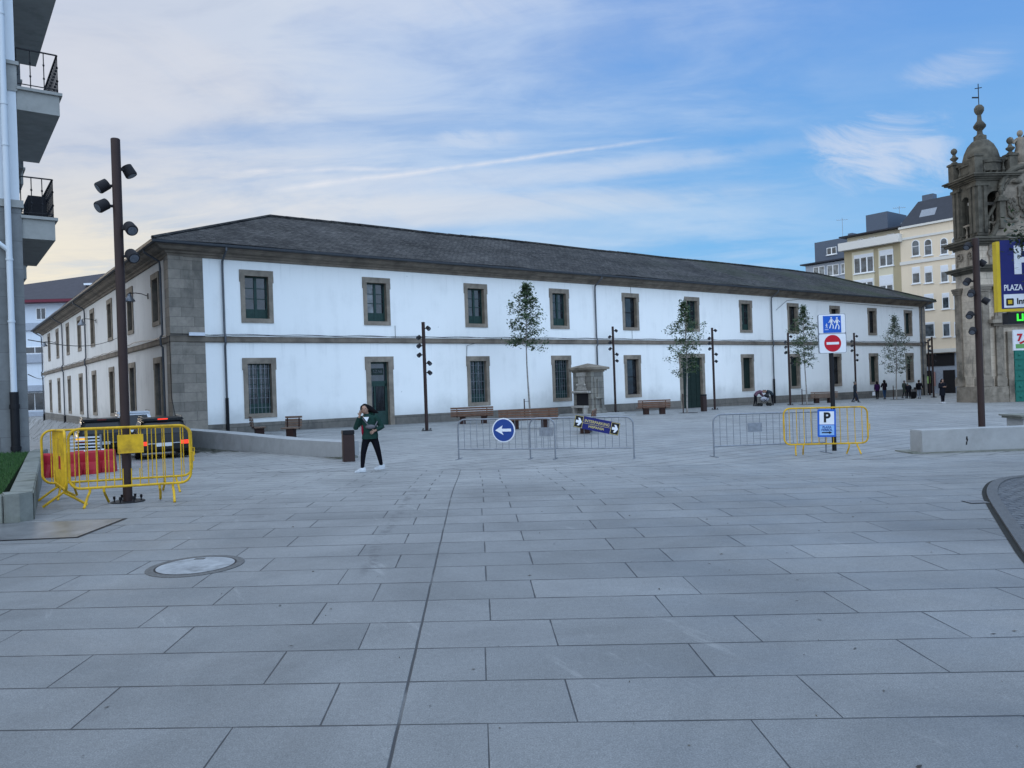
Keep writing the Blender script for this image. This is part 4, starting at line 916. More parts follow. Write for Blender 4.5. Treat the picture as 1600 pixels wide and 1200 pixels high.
lamp_post(667, 673, 503, fh, 'brown lamp post between the glazed door and the next barred window')
lamp_post(962, 645, 510, fh, 'brown lamp post just right of the stone fountain monument')
lamp_post(1117, 640, 512, [(.2, 0), (.75, 185), (1.1, 170), (1.5, 190), (1.9, 0), (2.4, 10)], 'brown lamp post just right of the wide green double door')
lamp_post(1235, 633, 520, fh, 'brown lamp post immediately left of the third young tree')
lamp_post(1338, 626.5, 520, fh, 'brown lamp post that a walking person in dark clothes is passing')
lamp_post(1459, 619, 526, [(.3, 180), (.9, 180), (1.3, 170), (1.7, 0), (2.3, 0)], 'far lamp post at the right end of the barracks, in front of the shopfront', Y=72)
lamp_post(1453, 616, 531, [(.3, 180), (1.2, 0)], 'farthest thin lamp post, left of the one before the shopfront', Y=82)
lamp_post(1535, 690, 372, [(.22, 180), (.72, 20), (1.25, 150), (1.62, 200), (1.85, 0), (2.25, 182), (2.72, 200)], 'tall lamp post behind the low white wall in front of the church', Y=22.6, dia=.185)
# ------------------------------------------------------------------ crowd barriers
def local_frame(p, q):
    d = (q-p); L = math.hypot(d.x, d.y); e = math.atan2(d.y, d.x); return L, e
def yellow_barrier(p, q, label, h=1.15, plate=True, foot=.30, nb=13):
    L, a = local_frame(p, q); e = empty('crowd_barrier', p, a, label, 'barrier', 'yellow crowd barriers'); slope = (q.z-p.z)
    r = .16; z0, z1 = h*.235, h; rr = .021; pts = []
    def zz(x): return slope*x/L
    for cx_, cz_, a0 in ((L-r, z1-r, 0), (r, z1-r, 90), (r, z0+r, 180), (L-r, z0+r, 270)):
        for k in range(7): t_ = R(a0+15*k); pts.append((cx_+r*math.cos(t_), 0, cz_+r*math.sin(t_)+zz(cx_)))
    pts.append(pts[0]); MB().tube(pts, rr, 10, False).build('frame', M['yellow'], e, smooth=True)
    n = nb; skip = []
    for i in range(n):
        x = .14+(L-.28)*i/(n-1); c = L/2
        if plate and abs(x-c) < .17:
            MB().tube([(x, 0, z0+zz(x)), (x, 0, z0+.28+zz(x))], .009, 6).build('bar', M['yellow'], e)
            MB().tube([(x, 0, z1-.12+zz(x)), (x, 0, z1+zz(x))], .009, 6).build('bar', M['yellow'], e); continue
        MB().tube([(x, 0, z0+zz(x)), (x, 0, z1+zz(x))], .0095, 6).build('bar', M['yellow'], e)
    if plate: MB().box(L/2-.19, L/2+.19, -.012, .012, z1-.42+zz(L/2), z1-.12+zz(L/2)).build('plate', M['yellow'], e)
    for x, s in ((.28, 1), (L-.28, -1)):
        f = MB()
        f.tube([(x, 0, z0+zz(x)), (x, 0, z0-.06+zz(x)), (x-.02*s, -foot*.35, z0-.13+zz(x)), (x-.04*s, -foot, .015+zz(x))], .02, 8); f.tube([(x+.2*s, 0, z0+zz(x)), (x+.2*s, 0, z0-.06+zz(x)), (x+.2*s, foot*.35, z0-.13+zz(x)), (x+.22*s, foot, .015+zz(x))], .02, 8)
        f.build('foot', M['yellow'], e, smooth=True)
    MB().tube([(L, 0, h*.62), (L+.05, 0, h*.62), (L+.05, 0, h*.5)], .012, 6).build('hook', M['yellow'], e)
    return e
def P(u, v, Y): r = ray(u, v); x = r[0]*Y; return Vector((x, Y, G(x, Y)))
yellow_barrier(P(108, 730, 12.15), P(298, 730, 12.75), 'front yellow barrier across the near lamp post at the left', h=1.24)
yellow_barrier(P(66, 730, 13.5), P(300, 730, 14.6), 'rear yellow barrier standing behind the one at the near lamp post', h=1.22, plate=False)
yellow_barrier(P(104, 760, 12.0), P(86, 760, 13.9), 'yellow barrier seen edge-on at the left beside the lawn kerb', h=1.22)
yR = yellow_barrier(P(1226, 700, 19.5), P(1357, 700, 19.45), 'yellow barrier carrying the blue parking sign at the right', h=1.2, plate=False, foot=.12, nb=11)
def grey_barrier(p, q, label, h=1.08, plate=None, legl=True):
    L, a = local_frame(p, q); e = empty('crowd_barrier', p, a, label, 'barrier', 'grey steel crowd barriers'); sl_ = q.z-p.z
    zz = lambda x: sl_*x/L
    r = .2; z0 = .27; pts = [(0, 0, .01), (0, 0, h-r)]+[(r-r*math.cos(R(15*k)), 0, h-r+r*math.sin(R(15*k))) for k in range(1, 7)]+[(L-r+r*math.sin(R(15*k)), 0, h-r+r*math.cos(R(15*k))+sl_) for k in range(0, 6)]+[(L, 0, h-r+sl_), (L, 0, .01+sl_)]
    MB().tube(pts, .021, 10).build('frame', M['galv'], e, smooth=True); MB().tube([(0, 0, z0), (L, 0, z0+sl_)], .017, 8).build('lower_rail', M['galv'], e, smooth=True)
    n = int(L/.19)
    for i in range(1, n+1):
        x = L*i/(n+1)
        if plate and abs(x-plate) < .1: MB().tube([(x, 0, z0+zz(x)), (x, 0, .6)], .0075, 6).build('bar', M['galv'], e); MB().tube([(x, 0, .82), (x, 0, h)], .0075, 6).build('bar', M['galv'], e); continue
        MB().tube([(x, 0, z0+zz(x)), (x, 0, h+zz(x)-.01)], .0075, 6).build('bar', M['galv'], e)
    if plate: MB().box(plate-.19, plate+.19, -.01, .01, .60, .83).build('plate', M['galv'], e)
    for x in (0, L): MB().box(x-.02, x+.02, -.26, .26, zz(x), .016+zz(x)).build('foot', M['galv'], e)
    return e
g1 = grey_barrier(gp(717, 717.5), P(868, 718, 20.3), 'grey steel barrier carrying the round blue arrow sign')
g2 = grey_barrier(P(829, 718, 20.55), gp(991, 716), 'grey steel barrier carrying the tilted blue banner', plate=.45)
g3 = grey_barrier(gp(1116, 714), P(1291, 709, 20.1), 'grey steel barrier with a small blank plate behind the yellow one at the right', plate=1.12)
# round arrow sign
a = math.atan2(gp(867, 718).y-gp(717, 717).y, gp(867, 718).x-gp(717, 717).x)
c = at(787, 672, 20.6); s1 = empty('arrow_sign', c+Vector((0, -.04, 0)), a, 'round blue sign with a white left arrow hung on a grey barrier', 'sign')
MB().lathe([(.325, -.008), (.325, .008)], (0, 0, 0), 40, axis=(0, 1, 0)).build('rim', M['signwhite'], s1); MB().lathe([(.295, 0), (.295, .006)], (0, -.009, 0), 40, axis=(0, -1, 0)).build('disc', M['signblue'], s1)
MB().vprism([(-.235, -.0), (-.02, .13), (-.05, .04), (.215, .04), (.215, -.035), (-.05, -.035), (.0, -.13)], -.021, -.016).build('arrow', M['signwhite'], s1)
# banner
c = at(932, 664, 20.02); s2 = empty('banner_sign', c+Vector((0, -.06, 0)), 0, 'tilted dark blue banner with white arrows tied to a grey barrier', 'sign'); s2.rotation_euler = (0, R(13), R(-7))
MB().box(-.59, .59, -.004, .004, -.165, .165).build('board', M['navy'], s2)
for x in (-.475, .475):
    MB().box(x-.105, x+.105, -.008, -.005, -.15, .15).box(x-.09, x+.09, -.011, -.0085, -.135, .135).build('arrow_panel', M['gold'] if False else M['black'], s2)
    fr = MB()
    for q in ((-.108, -.098, -.155, .155), (.098, .108, -.155, .155), (-.098, .098, .145, .155), (-.098, .098, -.155, -.145)): fr.box(x+q[0], x+q[1], -.013, -.0085, q[2], q[3])
    fr.build('panel_border', M['gold'], s2)
    MB().vprism([(x-.075, .035), (x-.0, .035), (x-.03, .10), (x+.02, .10), (x+.085, 0), (x+.02, -.10), (x-.03, -.10), (x, -.035), (x-.075, -.035)], -.016, -.0125).build('arrow', M['signwhite'], s2)
text('INTERPARKING', 'lettering', .105, M['gold'], s2, (0, -.008, .055), sx=.9, bold=.001); text('HISPANIA', 'lettering', .095, M['gold'], s2, (0, -.008, -.075), bold=.001)
MB().box(-.42, .42, -.009, -.006, -.012, -.004).build('rule', M['gold'], s2)
# parking sign on the yellow barrier
c = at(1291.5, 661, 19.36); s3 = empty('parking_sign', c, 0, 'blue framed white parking sign hanging on the yellow barrier', 'sign'); s3.rotation_euler = (0, R(1.5), 0)
def rrect(w_, h_, r, y0, y1, cx_=0, cz_=0):
    pts = []
    for sx, sz, a0 in ((1, 1, 0), (-1, 1, 90), (-1, -1, 180), (1, -1, 270)):
        for k in range(5): t_ = R(a0+22.5*k); pts.append((cx_+sx*(w_/2-r)+r*math.cos(t_), cz_+sz*(h_/2-r)+r*math.sin(t_)))
    return MB().vprism(pts, y0, y1)
rrect(.46, .70, .03, -.012, .0).build('board', M['brightblue'], s3); rrect(.37, .33, .01, -.016, -.013, 0, .13).build('upper_panel', M['signwhite'], s3); rrect(.37, .25, .01, -.016, -.013, 0, -.18).build('lower_panel', simple('pale_blue_panel', (.22, .38, .62), .45), s3)
text('P', 'lettering', .34, M['black'], s3, (.0, -.018, .13), bold=.012); text('PLAZA', 'lettering', .075, M['signblue'], s3, (0, -.018, -.105), bold=.002); text('FERROL', 'lettering', .08, M['signblue'], s3, (0, -.018, -.175), bold=.002)
MB().vprism([(-.13, -.225), (.06, -.225), (.06, -.205), (.13, -.24), (.06, -.275), (.06, -.255), (-.13, -.255)], -.02, -.0165).build('arrow', M['black'], s3)
# sign post
p = P(1304, 708, 20.6); sp = empty('sign_post', p, 0, 'dark pole with a pedestrian zone sign above a no entry sign', 'traffic sign')
zt1 = at(1298, 491, 20.6).z-p.z; zb1 = at(1298, 552, 20.6).z-p.z
MB().lathe([(.058, -.2), (.058, zt1-.12)], (0, 0, 0), 14).build('pole', M['iron'], sp, smooth=True)
xc = at(1298, 521, 20.6).x-p.x; w_ = .74; cz_ = (zt1+zb1)/2; hh = zt1-zb1
rrect(w_, hh, .05, -.10, -.06, xc, cz_).build('board', M['galv'], sp); rrect(w_-.03, hh/2-.02, .04, -.103, -.1005, xc, cz_+hh/4).build('upper_panel', M['signwhite'], sp); rrect(w_-.03, hh/2-.02, .04, -.103, -.1005, xc, cz_-hh/4).build('lower_panel', M['signwhite'], sp)
MB().box(xc-.24, xc+.24, -.107, -.104, cz_+.02, cz_+hh/2-.05).build('blue_square', M['brightblue'], sp)
MB().lathe([(.225, .103), (.225, .107)], (xc, 0, cz_-hh/4), 36, axis=(0, -1, 0)).build('red_disc', M['signred'], sp); MB().box(xc-.165, xc+.165, -.111, -.108, cz_-hh/4-.033, cz_-hh/4+.033).build('white_bar', M['signwhite'], sp)
def picto(x, z, s, y=-.111):
    mb = MB(); mb.lathe([(.022*s, 0), (.022*s, .003)], (x, y, z+.15*s), 10, axis=(0, -1, 0))
    L_ = lambda a, b, t_: mb.bar((x+a[0]*s, y, z+a[1]*s), (x+b[0]*s, y, z+b[1]*s), .004, t_*s)
    for a, b, t_ in (((0, .12), (0, .02), .06), ((-.0, .02), (-.05, -.13), .028), ((0, .02), (.05, -.06), .028), ((.05, -.06), (.04, -.14), .026), ((-.02, .11), (-.07, .02), .022), ((.02, .11), (.08, .04), .022)):
        mb.bar((x+a[0]*s, y, z+a[1]*s), (x+b[0]*s, y, z+b[1]*s), t_*s, .003) if False else mb.face([(x+a[0]*s-t_*s/2, y, z+a[1]*s), (x+a[0]*s+t_*s/2, y, z+a[1]*s), (x+b[0]*s+t_*s/2, y, z+b[1]*s), (x+b[0]*s-t_*s/2, y, z+b[1]*s)])
    return mb.build('pictogram', M['signwhite'], sp, recalc=False)
picto(xc-.02, cz_+hh/4+.005, 1.); picto(xc+.13, cz_+hh/4-.01, 1.05); picto(xc-.15, cz_+hh/4-.06, .42); MB().box(xc-.2, xc-.1, -.111, -.108, cz_+.1, cz_+.112).build('pictogram', M['signwhite'], sp)
# big parking totem at the right edge
ps = at(1553, 432, 16.); pa = R(-5.); T = empty('parking_totem', (ps.x, 16, 0), pa, 'large navy parking board in a yellow frame over a green lit display', 'sign')
zt2 = at(1557, 379, 16).z; zb2 = at(1557, 486, 16).z; Wd = 1.5
MB().box(0, Wd+.1, -.12, .03, zb2-.03, zt2+.0).build('case', M['signyellow'], T); MB().box(.07, Wd, -.128, -.1205, zb2+.03, zt2+.02).build('face', M['navy'], T)
text('P', 'lettering', .80, M['signwhite'], T, (.30, -.131, zt2-.43), align='LEFT', bold=.022, sx=1.15); text('PLAZA DE', 'lettering', .17, M['signwhite'], T, (.12, -.131, zt2-.97), align='LEFT', bold=.003, sx=.72)
MB().box(.115, Wd-.04, -.131, -.1285, zb2+.05, zt2-1.10).build('name_strip', M['signwhite'], T); text('Interparking', 'lettering', .17, M['black'], T, (.36, -.134, zb2+.17), align='LEFT', bold=.005, sx=.95)
rrect(.15, .15, .02, -.135, -.1315, .23, zb2+.165).build('logo', M['black'], T); MB().box(.19, .27, -.138, -.1355, zb2+.125, zb2+.205).build('logo_centre', M['signyellow'], T)
zl1 = at(1565, 489, 16).z; zl0 = at(1565, 507, 16).z
MB().box(.2, Wd, -.1, .12, zl0, zl1).build('display_case', M['black'], T); text('LIBRE', 'lettering', .2, M['led'], T, (.36, -.104, (zl0+zl1)/2), align='LEFT', bold=.006)
MB().tube([(.26, 0, zb2), (.26, 0, zl1)], .03, 8).tube([(1.1, 0, zb2), (1.1, 0, zl1)], .03, 8).build('bracket', M['galv'], T); MB().lathe([(.09, -.6), (.09, zt2-.05)], (1.2, .3, 0), 16).build('pole', M['galv'], T, smooth=True); MB().tube([(1.2, .3, zl0+.1), (1.2, .05, zl0+.1)], .05, 8).tube([(1.2, .3, zt2-.4), (1.2, .1, zt2-.4)], .05, 8).build('arm', M['galv'], T)
za, zb_ = at(1578, 516, 16).z, at(1578, 548, 16).z; nb = MB().box(.3, 1.2, -.08, -.04, zb_, za).build('notice_board', M['signwhite'], T)
text('7', 'lettering', .2, M['signred'], T, (.42, -.085, za-.17), bold=.01); MB().vprism([(.4, za-.27), (.44, za-.3), (.75, za-.12), (.74, za-.15)], -.085, -.081).build('logo_stroke', M['signred'], nb)
MB().box(.34, .55, -.085, -.081, zb_+.04, zb_+.13).build('logo_patch', simple('green_print', (.12, .3, .1), .5), nb)
# ------------------------------------------------------------------ low white walls
def wallrow(name, poly_out, label, cat='wall'): pass
a0, a1 = gp(1435, 706), None
# right: front face nearly parallel to the picture
yw = 19.2; xl = at(1440, 706, yw).x; zt3 = at(1435, 673, yw).z
W1 = empty('low_white_wall', (xl, yw, 0), R(1.5), 'low pale concrete wall in front of the lamp post on the right, with a dark scratch', 'wall')
MB().box(0, 7, 0, .55, -1, zt3, (.01, .01)).build('wall_block', M['concrete'], W1, bevel=.02); MB().box(-.25, 7.2, -.05, .8, -.6, G(xl, yw)+.03).build('foundation', M['kerb_stone'], W1)
mk = MB(); zc = at(1512, 688, yw).z; xm = at(1512, 688, yw).x-xl
for q in ((0, .05, .05), (.01, -.0, .03), (-.01, -.08, .02)): mk.vprism([(xm+q[0]-.02, zc+q[1]-.04), (xm+q[0]+.015, zc+q[1]-.03), (xm+q[0]+.025, zc+q[1]+.04), (xm+q[0]-.01, zc+q[1]+.05)], .005, .012)
mk.build('scratch', M['head'], W1)
# left: curved wall that keeps the plaza above the street
pr = [P(535, 719, 21.9), P(498, 717, 23.0), P(450, 715, 24.4), P(400, 712, 26.0), P(350, 709, 27.8), P(300, 706, 29.6), P(278, 704, 31.0)]
pr = [Vector((p.x, p.y)) for p in pr]
tops = [at(535, 691, 21.9).z, at(498, 689, 23.0).z, at(450, 686.5, 24.4).z, at(400, 681.5, 26.).z, at(350, 676.5, 27.8).z, at(300, 672.5, 29.6).z, at(278, 671, 31.).z]
botw = [at(535, 714, 21.9).z, at(498, 714, 23.0).z, at(450, 710, 24.4).z, at(400, 707, 26.).z, at(350, 703, 27.8).z, at(300, 698, 29.6).z, at(278, 696, 31.).z]
W2 = empty('low_white_wall', (pr[0].x, pr[0].y, 0), 0, 'long curved low white wall behind the walking woman with a stepped stone foot', 'wall')
nrm = Vector((.62, .78)); mb = MB(); st2 = MB(); o_ = Vector((pr[0].x, pr[0].y)); TK = .62
for i in range(6):
    a_, b_ = pr[i]-o_, pr[i+1]-o_; n = len(mb.v)
    mb.v += [(a_.x, a_.y, botw[i]), (b_.x, b_.y, botw[i+1]), (b_.x+nrm.x*TK, b_.y+nrm.y*TK, botw[i+1]), (a_.x+nrm.x*TK, a_.y+nrm.y*TK, botw[i]), (a_.x, a_.y, tops[i]), (b_.x, b_.y, tops[i+1]), (b_.x+nrm.x*TK, b_.y+nrm.y*TK, tops[i+1]), (a_.x+nrm.x*TK, a_.y+nrm.y*TK, tops[i])]
    mb.f += [[n, n+1, n+5, n+4], [n+4, n+5, n+6, n+7], [n+2, n+3, n+7, n+6]]
    if i == 0: mb.f.append([n+3, n, n+4, n+7])
    if i == 5: mb.f.append([n+1, n+2, n+6, n+5])
mb.build('wall_block', M['concrete'], W2, smooth=True)
for i in range(6):
    m_ = 5
    for j in range(m_):
        a_ = (pr[i]-o_).lerp(pr[i+1]-o_, j/m_); b_ = (pr[i]-o_).lerp(pr[i+1]-o_, (j+.96)/m_); zz = botw[i]+(botw[i+1]-botw[i])*(j+.5)/m_
        for off, dz_, dd in ((-.04, 0, .09), (-.16, -.10, .2)):
            pa_ = [a_+nrm*off, b_+nrm*off, b_+nrm*(off+.12+(.5 if off > -.1 else 0)), a_+nrm*(off+.12+(.5 if off > -.1 else 0))]
            st2.prism(pa_, -2, zz+dz_-.01-(.004*(j % 2)))
st2.build('stone_step', M['kerb_stone'], W2)
# stone pedestal top at the right edge
p = P(1597, 665, 24.5); pd = empty('stone_pedestal', p, 0, 'pale stone pedestal with moulded cap behind the low wall at the right edge', 'pedestal')
zc = at(1590, 648, 24.5).z-p.z; MB().box(-.1, .9, -.2, .6, -.3, zc-.12).build('shaft', M['concrete'], pd); MB().box(-.2, 1, -.3, .7, zc-.12, zc-.05).box(-.26, 1.1, -.36, .76, zc-.05, zc).build('cap', M['kerb_stone'], pd)
# ------------------------------------------------------------------ benches, bins
def bench(c, ang, L, label, back=True, mat='wood', legs=2, nslat=4):
    e = empty('bench', c, ang, label, 'bench', 'timber benches on the plaza'); k = .45
    s = MB(); 
    for i in range(4): s.box(-L/2, L/2, -.05+i*.13, .065+i*.13, k-.05, k+random.uniform(-.003, .003))
    s.build('seat', M[mat], e)
    if back:
        b = MB()
        for i in range(nslat): b.box(-L/2, L/2, -.14-.015*i, -.09-.015*i, k+.03+i*.12, k+.12+i*.12)
        b.build('backrest', M[mat], e)
        sup = MB()
        for x in (-L*.35, L*.35): sup.bar((x, -.06, k-.1), (x, -.10, k+.4), .05, .03)
        sup.build('back_support', M['corten'], e)
    for x in ((-L*.22, L*.28) if legs == 2 else (0,)): MB().box(x-.16, x+.16, .02, .4, -.12, k-.06).build('leg', M['corten'], e)
    return e
def aim(p, q): return math.atan2(q.y-p.y, q.x-p.x)
bp = P(738, 662, 42.3); b = bench(bp, R(4), 2.35, 'timber bench left of the first young tree, seen from behind')
bp = P(826, 672, 35.5); b = bench(bp, R(2), 2.75, 'long reddish timber bench behind the round arrow sign', legs=2); b.children[0].data.materials[0] = M['wood']
bp = P(924, 677, 31.5); b = bench(bp, R(80), 2.2, 'timber bench seen end-on in front of the stone monument')
bp = P(1022, 648, 49.); b = bench(bp, R(3), 2.1, 'timber bench between the stone monument and the green double door')
bp = P(1287, 629, 64.); b = bench(bp, R(3), 2.3, 'timber bench behind the traffic sign pole', mat='wood_grey')
bp = P(398, 682, 34.6); b = bench(bp, R(-62), .62, 'single timber seat facing right, left of its pair by the corner wall', legs=1, mat='wood_grey')
bp = P(458, 684, 33.6); b = bench(bp, R(176), .75, 'single timber seat with its back to the wall, below the first barred window', legs=1, mat='wood_grey')
def bin_(p, h, label):
    e = empty('litter_bin', p, R(20), label, 'litter bin', 'square brown litter bins')
    MB().box(-.155, .155, -.155, .155, -.05, h-.12).build('bin_body', M['post'], e, bevel=.012); l = MB().box(-.16, .16, -.16, .16, h-.115, h).build('lid', M['iron'], e, bevel=.01)
    MB().box(-.1, .1, -.162, -.155, h-.09, h-.03).build('slot', M['black'], l)
bin_(P(545, 720, 21.2), .86, 'brown litter bin at the end of the long low white wall'); bin_(P(1100, 642, 52.), 1.15, 'brown litter bin beside the green double door')
# ------------------------------------------------------------------ stone fountain monument
mo = P(921, 649, 49.5); Mo = empty('fountain_monument', mo, TH, 'old granite fountain pillar with a flat pyramid cap and a pale scroll tablet', 'monument')
M['mon'] = blocks('monument_granite', (.21, .195, .165), (.145, .136, .12), (.05, .05, .045), .6, .36, sk=.7); M['pale_stone'] = simple('pale_tablet_stone', (.33, .31, .28), .85, var=.25, ns=5, bmp=.5)
wx, wy, hM = .55, .85, 3.3
mb = MB(); mb.box(-wx, wx, -wy, wy, .25, hM-.5); mb.box(-wx-.14, wx+.14, -wy-.14, wy+.14, -.3, .25, (.03, .03)); mb.box(-wx-.1, wx+.1, -wy-.1, wy+.1, .25, .5, (.05, .05)); mb.build('shaft', M['mon'], Mo)
mb = MB(); mb.box(-wx-.05, wx+.05, -wy-.05, wy+.05, hM-.5, hM-.42); mb.box(-wx-.16, wx+.16, -wy-.16, wy+.16, hM-.42, hM-.34); mb.box(-wx-.28, wx+.28, -wy-.28, wy+.28, hM-.34, hM-.2)
n = len(mb.v); mb.v += [(-wx-.26, -wy-.26, hM-.2), (wx+.26, -wy-.26, hM-.2), (wx+.26, wy+.26, hM-.2), (-wx-.26, wy+.26, hM-.2), (0, 0, hM+.08)]; mb.f += [[n, n+1, n+4], [n+1, n+2, n+4], [n+2, n+3, n+4], [n+3, n, n+4]]
mb.build('cap', M['church_trim'], Mo)
mb = MB()
for y0, y1, z0, z1, d in ((-.42, .42, 1.65, 1.8, .12), (-.38, .38, 1.8, 1.92, .09), (-.3, .3, 1.92, 2.55, .06), (-.38, .38, 2.55, 2.8, .13)): mb.box(-wx-d, -wx, y0, y1, z0, z1)
mb.box(-wx-.09, -wx-.06, -.2, .2, 2.0, 2.48); mb.ball((-wx-.1, .34, 2.0), .09, n=8, m=6); mb.ball((-wx-.1, -.34, 2.0), .09, n=8, m=6); mb.build('tablet', M['pale_stone'], Mo)
mb = MB(); mb.box(-wx-.22, -wx, -.8, .75, 1.48, 1.62); mb.tube([(-wx-.22, -.8, 1.55), (-wx-.22, .75, 1.55)], .08, 8); mb.build('ledge', M['pale_stone'], Mo); mb = MB(); mb.box(-wx-.45, -wx, -.6, .6, .55, .68); mb.box(-wx-.4, -wx, -.55, -.42, -.1, .55); mb.box(-wx-.4, -wx, .42, .55, -.1, .55); mb.build('basin_shelf', M['pale_stone'], Mo)
MB().box(-wx-.02, -wx-.001, -.55, .55, .7, 1.45).build('niche_shade', M['head'], Mo)  # thin dark sheet on the face stands in for the shade of a recess
mb = MB(); mb.box(-.34, .34, -wy-.06, -wy, 1.1, 2.5); mb.box(-.12, .12, -wy-.14, -wy-.06, 1.2, 2.35); mb.tube([(-.3, -wy-.12, 1.15), (.3, -wy-.12, 1.15)], .06, 8); mb.box(-.3, -.2, -wy-.1, -wy, .5, 1.1); mb.box(.2, .3, -wy-.1, -wy, .5, 1.1); mb.tube([(wx+.05, -.4, 1.52), (wx+.05, .4, 1.52)], .09, 8); mb.build('carved_panel', M['mon'], Mo)
mb = MB(); mb.box(-2.2, 1.6, -2.6, 1.2, -.4, .06); mb.box(-1.6, 1.2, -2.0, 1.1, .06, .17); mb.build('step', M['concrete'], Mo)
# ------------------------------------------------------------------ trees
def tree(p, h, rad, h0, label, leaf='leaf', nl=2300, seed=1, lean=0., stake=True):
    rg = random.Random(seed); e = empty('young_tree', p, 0, label, 'tree', 'young birch trees planted along the barracks')
    tr = MB(); pts = []; n = 12
    for i in range(n+1):
        t = i/n; pts.append(Vector((lean*t+.05*math.sin(t*6+seed), .05*math.cos(t*5+seed), t*h*.97)))
    def trunk_at(z):
        t = min(max(z/(h*.97), 0), 1)*n; i = min(int(t), n-1); return pts[i].lerp(pts[i+1], t-i)
    tr.tube(pts, [.055*(1-.85*i/n)+.006 for i in range(n+1)], 8)
    tips = []
    nb = 60
    for k in range(nb):
        t = (k+.5)/nb; z = h0+(h-h0)*t*.96; prof = (math.sin(math.pi*min(1, (t*.93+.14))**.8))**.75
        L = rad*max(.14, prof)*rg.uniform(.5, 1.15); a = k*2.4+rg.uniform(-.4, .4); b0 = trunk_at(z); rise = rg.uniform(.25, .8)
        q = [b0]
        for s in range(1, 6):
            f = s/5; q.append(b0+Vector((math.cos(a)*L*f, math.sin(a)*L*f, L*rise*f-.35*L*f*f*rg.uniform(.4, 1.4)+rg.uniform(-.03, .03))))
        tr.tube(q, [.014, .011, .009, .007, .005, .003], 5, False)
        for s in range(2, 6): tips.append((q[s], .10+.03*s, s))
        for m_ in range(3):
            b1 = q[rg.randint(2, 5)]; a2 = a+rg.uniform(-1.2, 1.2); l2 = L*rg.uniform(.2, .45); b2 = b1+Vector((math.cos(a2)*l2, math.sin(a2)*l2, rg.uniform(-.35, .25)*l2)); tr.tube([b1, (b1+b2)/2+Vector((0, 0, .02)), b2], [.005, .004, .002], 4, False); tips.append((b2, .16, 5)); tips.append(((b1+b2)/2, .12, 4))
    tr.build('trunk', M['bark'], e, smooth=True)
    cr_ = MB()
    for k in range(nl):
        c, sp_, s = tips[rg.randrange(len(tips))]
        p_ = c+Vector((rg.gauss(0, sp_*.6), rg.gauss(0, sp_*.6), rg.gauss(-.03, sp_*.55)))
        l = rg.uniform(.09, .17); w2 = l*.42; d = Vector((rg.gauss(0, 1), rg.gauss(0, 1), rg.gauss(-.5, .7))).normalized(); x_ = basis(d)[0]*w2; nrm_ = d.cross(x_).normalized()*w2*.25
        i = len(cr_.v); cr_.v += [tuple(p_), tuple(p_+d*l*.5+x_), tuple(p_+d*l), tuple(p_+d*l*.5-x_)]; cr_.f.append([i, i+1, i+2, i+3])
    cr_.build('crown', M[leaf], e, recalc=False)
    if stake:
        MB().tube([(-.28, .1, -.2), (-.28, .1, 1.25)], .035, 8).tube([(-.28, .1, 1.1), (0, 0, 1.1)], .012, 6).build('stake', M['corten'], e)
        MB().lathe([(.62, -.03), (.62, .006)], (0, 0, 0), 28).build('tree_pit', M['head'], e)
    return e
def tree_at(u, v, vt, Y, rad_px, v0, label, **kw):
    p = P(u, v, Y); h = at(u, vt, Y).z-p.z; tree(p, h, rad_px*Y/F, at(u, v0, Y).z-p.z, label, **kw)
tree_at(827, 640, 438, 45.5, 31, 545, 'first young birch from the left, behind the long reddish bench', seed=2, nl=4300)
tree_at(1075, 645, 466, 50., 28, 585, 'second young birch, loose and low branched, before the green double door', seed=5, nl=3400)
tree_at(1260, 632, 474, 61., 22, 570, 'third young birch, just left of the traffic sign', seed=8, nl=3600, leaf='leaf')
tree_at(1402, 624, 490, 68.5, 22, 585, 'fourth young birch, palest, near the right end of the barracks', seed=11, nl=3300, leaf='leaf_pale')
# foliage of a street tree leaning in from beyond the right edge
tp = Vector((11.9, 15.0, G(11.9, 15))); St_ = empty('street_tree', tp, 0, 'dark leafed tree reaching in at the right edge over the parking board', 'tree'); rg = random.Random(4)
tr = MB().tube([(0, 0, -.2), (.05, 0, 1.5), (0, .05, 3.0), (.1, 0, 4.4), (.1, 0, 5.2)], [.13, .11, .09, .06, .03], 10); c1 = at(1586, 372, 14.6)-tp; tips = []
for k in range(16):
    a = k*2.4; r_e = 1.25 if abs(((a % 6.28)-3.14)) > .6 else 1.5; z = 3.0+k*.13; q = [Vector((0, 0, z)), Vector((math.cos(a)*r_e*.5, math.sin(a)*r_e*.5, z+.35)), Vector((math.cos(a)*r_e, math.sin(a)*r_e, z+.5))]; tr.tube(q, [.04, .025, .008], 6); tips += [(q[1], .3), (q[2], .3)]
q = [Vector((0, 0, 4.0)), c1*.5+Vector((0, 0, 2.2)), c1+Vector((.15, 0, 0)), c1+Vector((-.12, 0, .02))]; tr.tube(q, [.04, .02, .012, .005], 6); tr.build('trunk', M['bark'], St_, smooth=True)
cr_ = MB()
def leafq(mb, p_, l, rg):
    d = Vector((rg.gauss(0, 1), rg.gauss(0, 1), rg.gauss(-.3, .6))).normalized(); x_ = basis(d)[0]*l*.3; i = len(mb.v); mb.v += [tuple(p_), tuple(p_+d*l*.5+x_), tuple(p_+d*l), tuple(p_+d*l*.5-x_)]; mb.f.append([i, i+1, i+2, i+3])
for k in range(2600):
    c, s = tips[rg.randrange(len(tips))]; leafq(cr_, c+Vector((rg.gauss(0, s), rg.gauss(0, s), rg.gauss(0, s*.7))), rg.uniform(.07, .13), rg)
for k in range(170):
    c = c1+Vector((.12, 0, 0)); leafq(cr_, c+Vector((rg.gauss(.02, .09), rg.gauss(0, .1), rg.gauss(0, .1))), rg.uniform(.06, .11), rg)
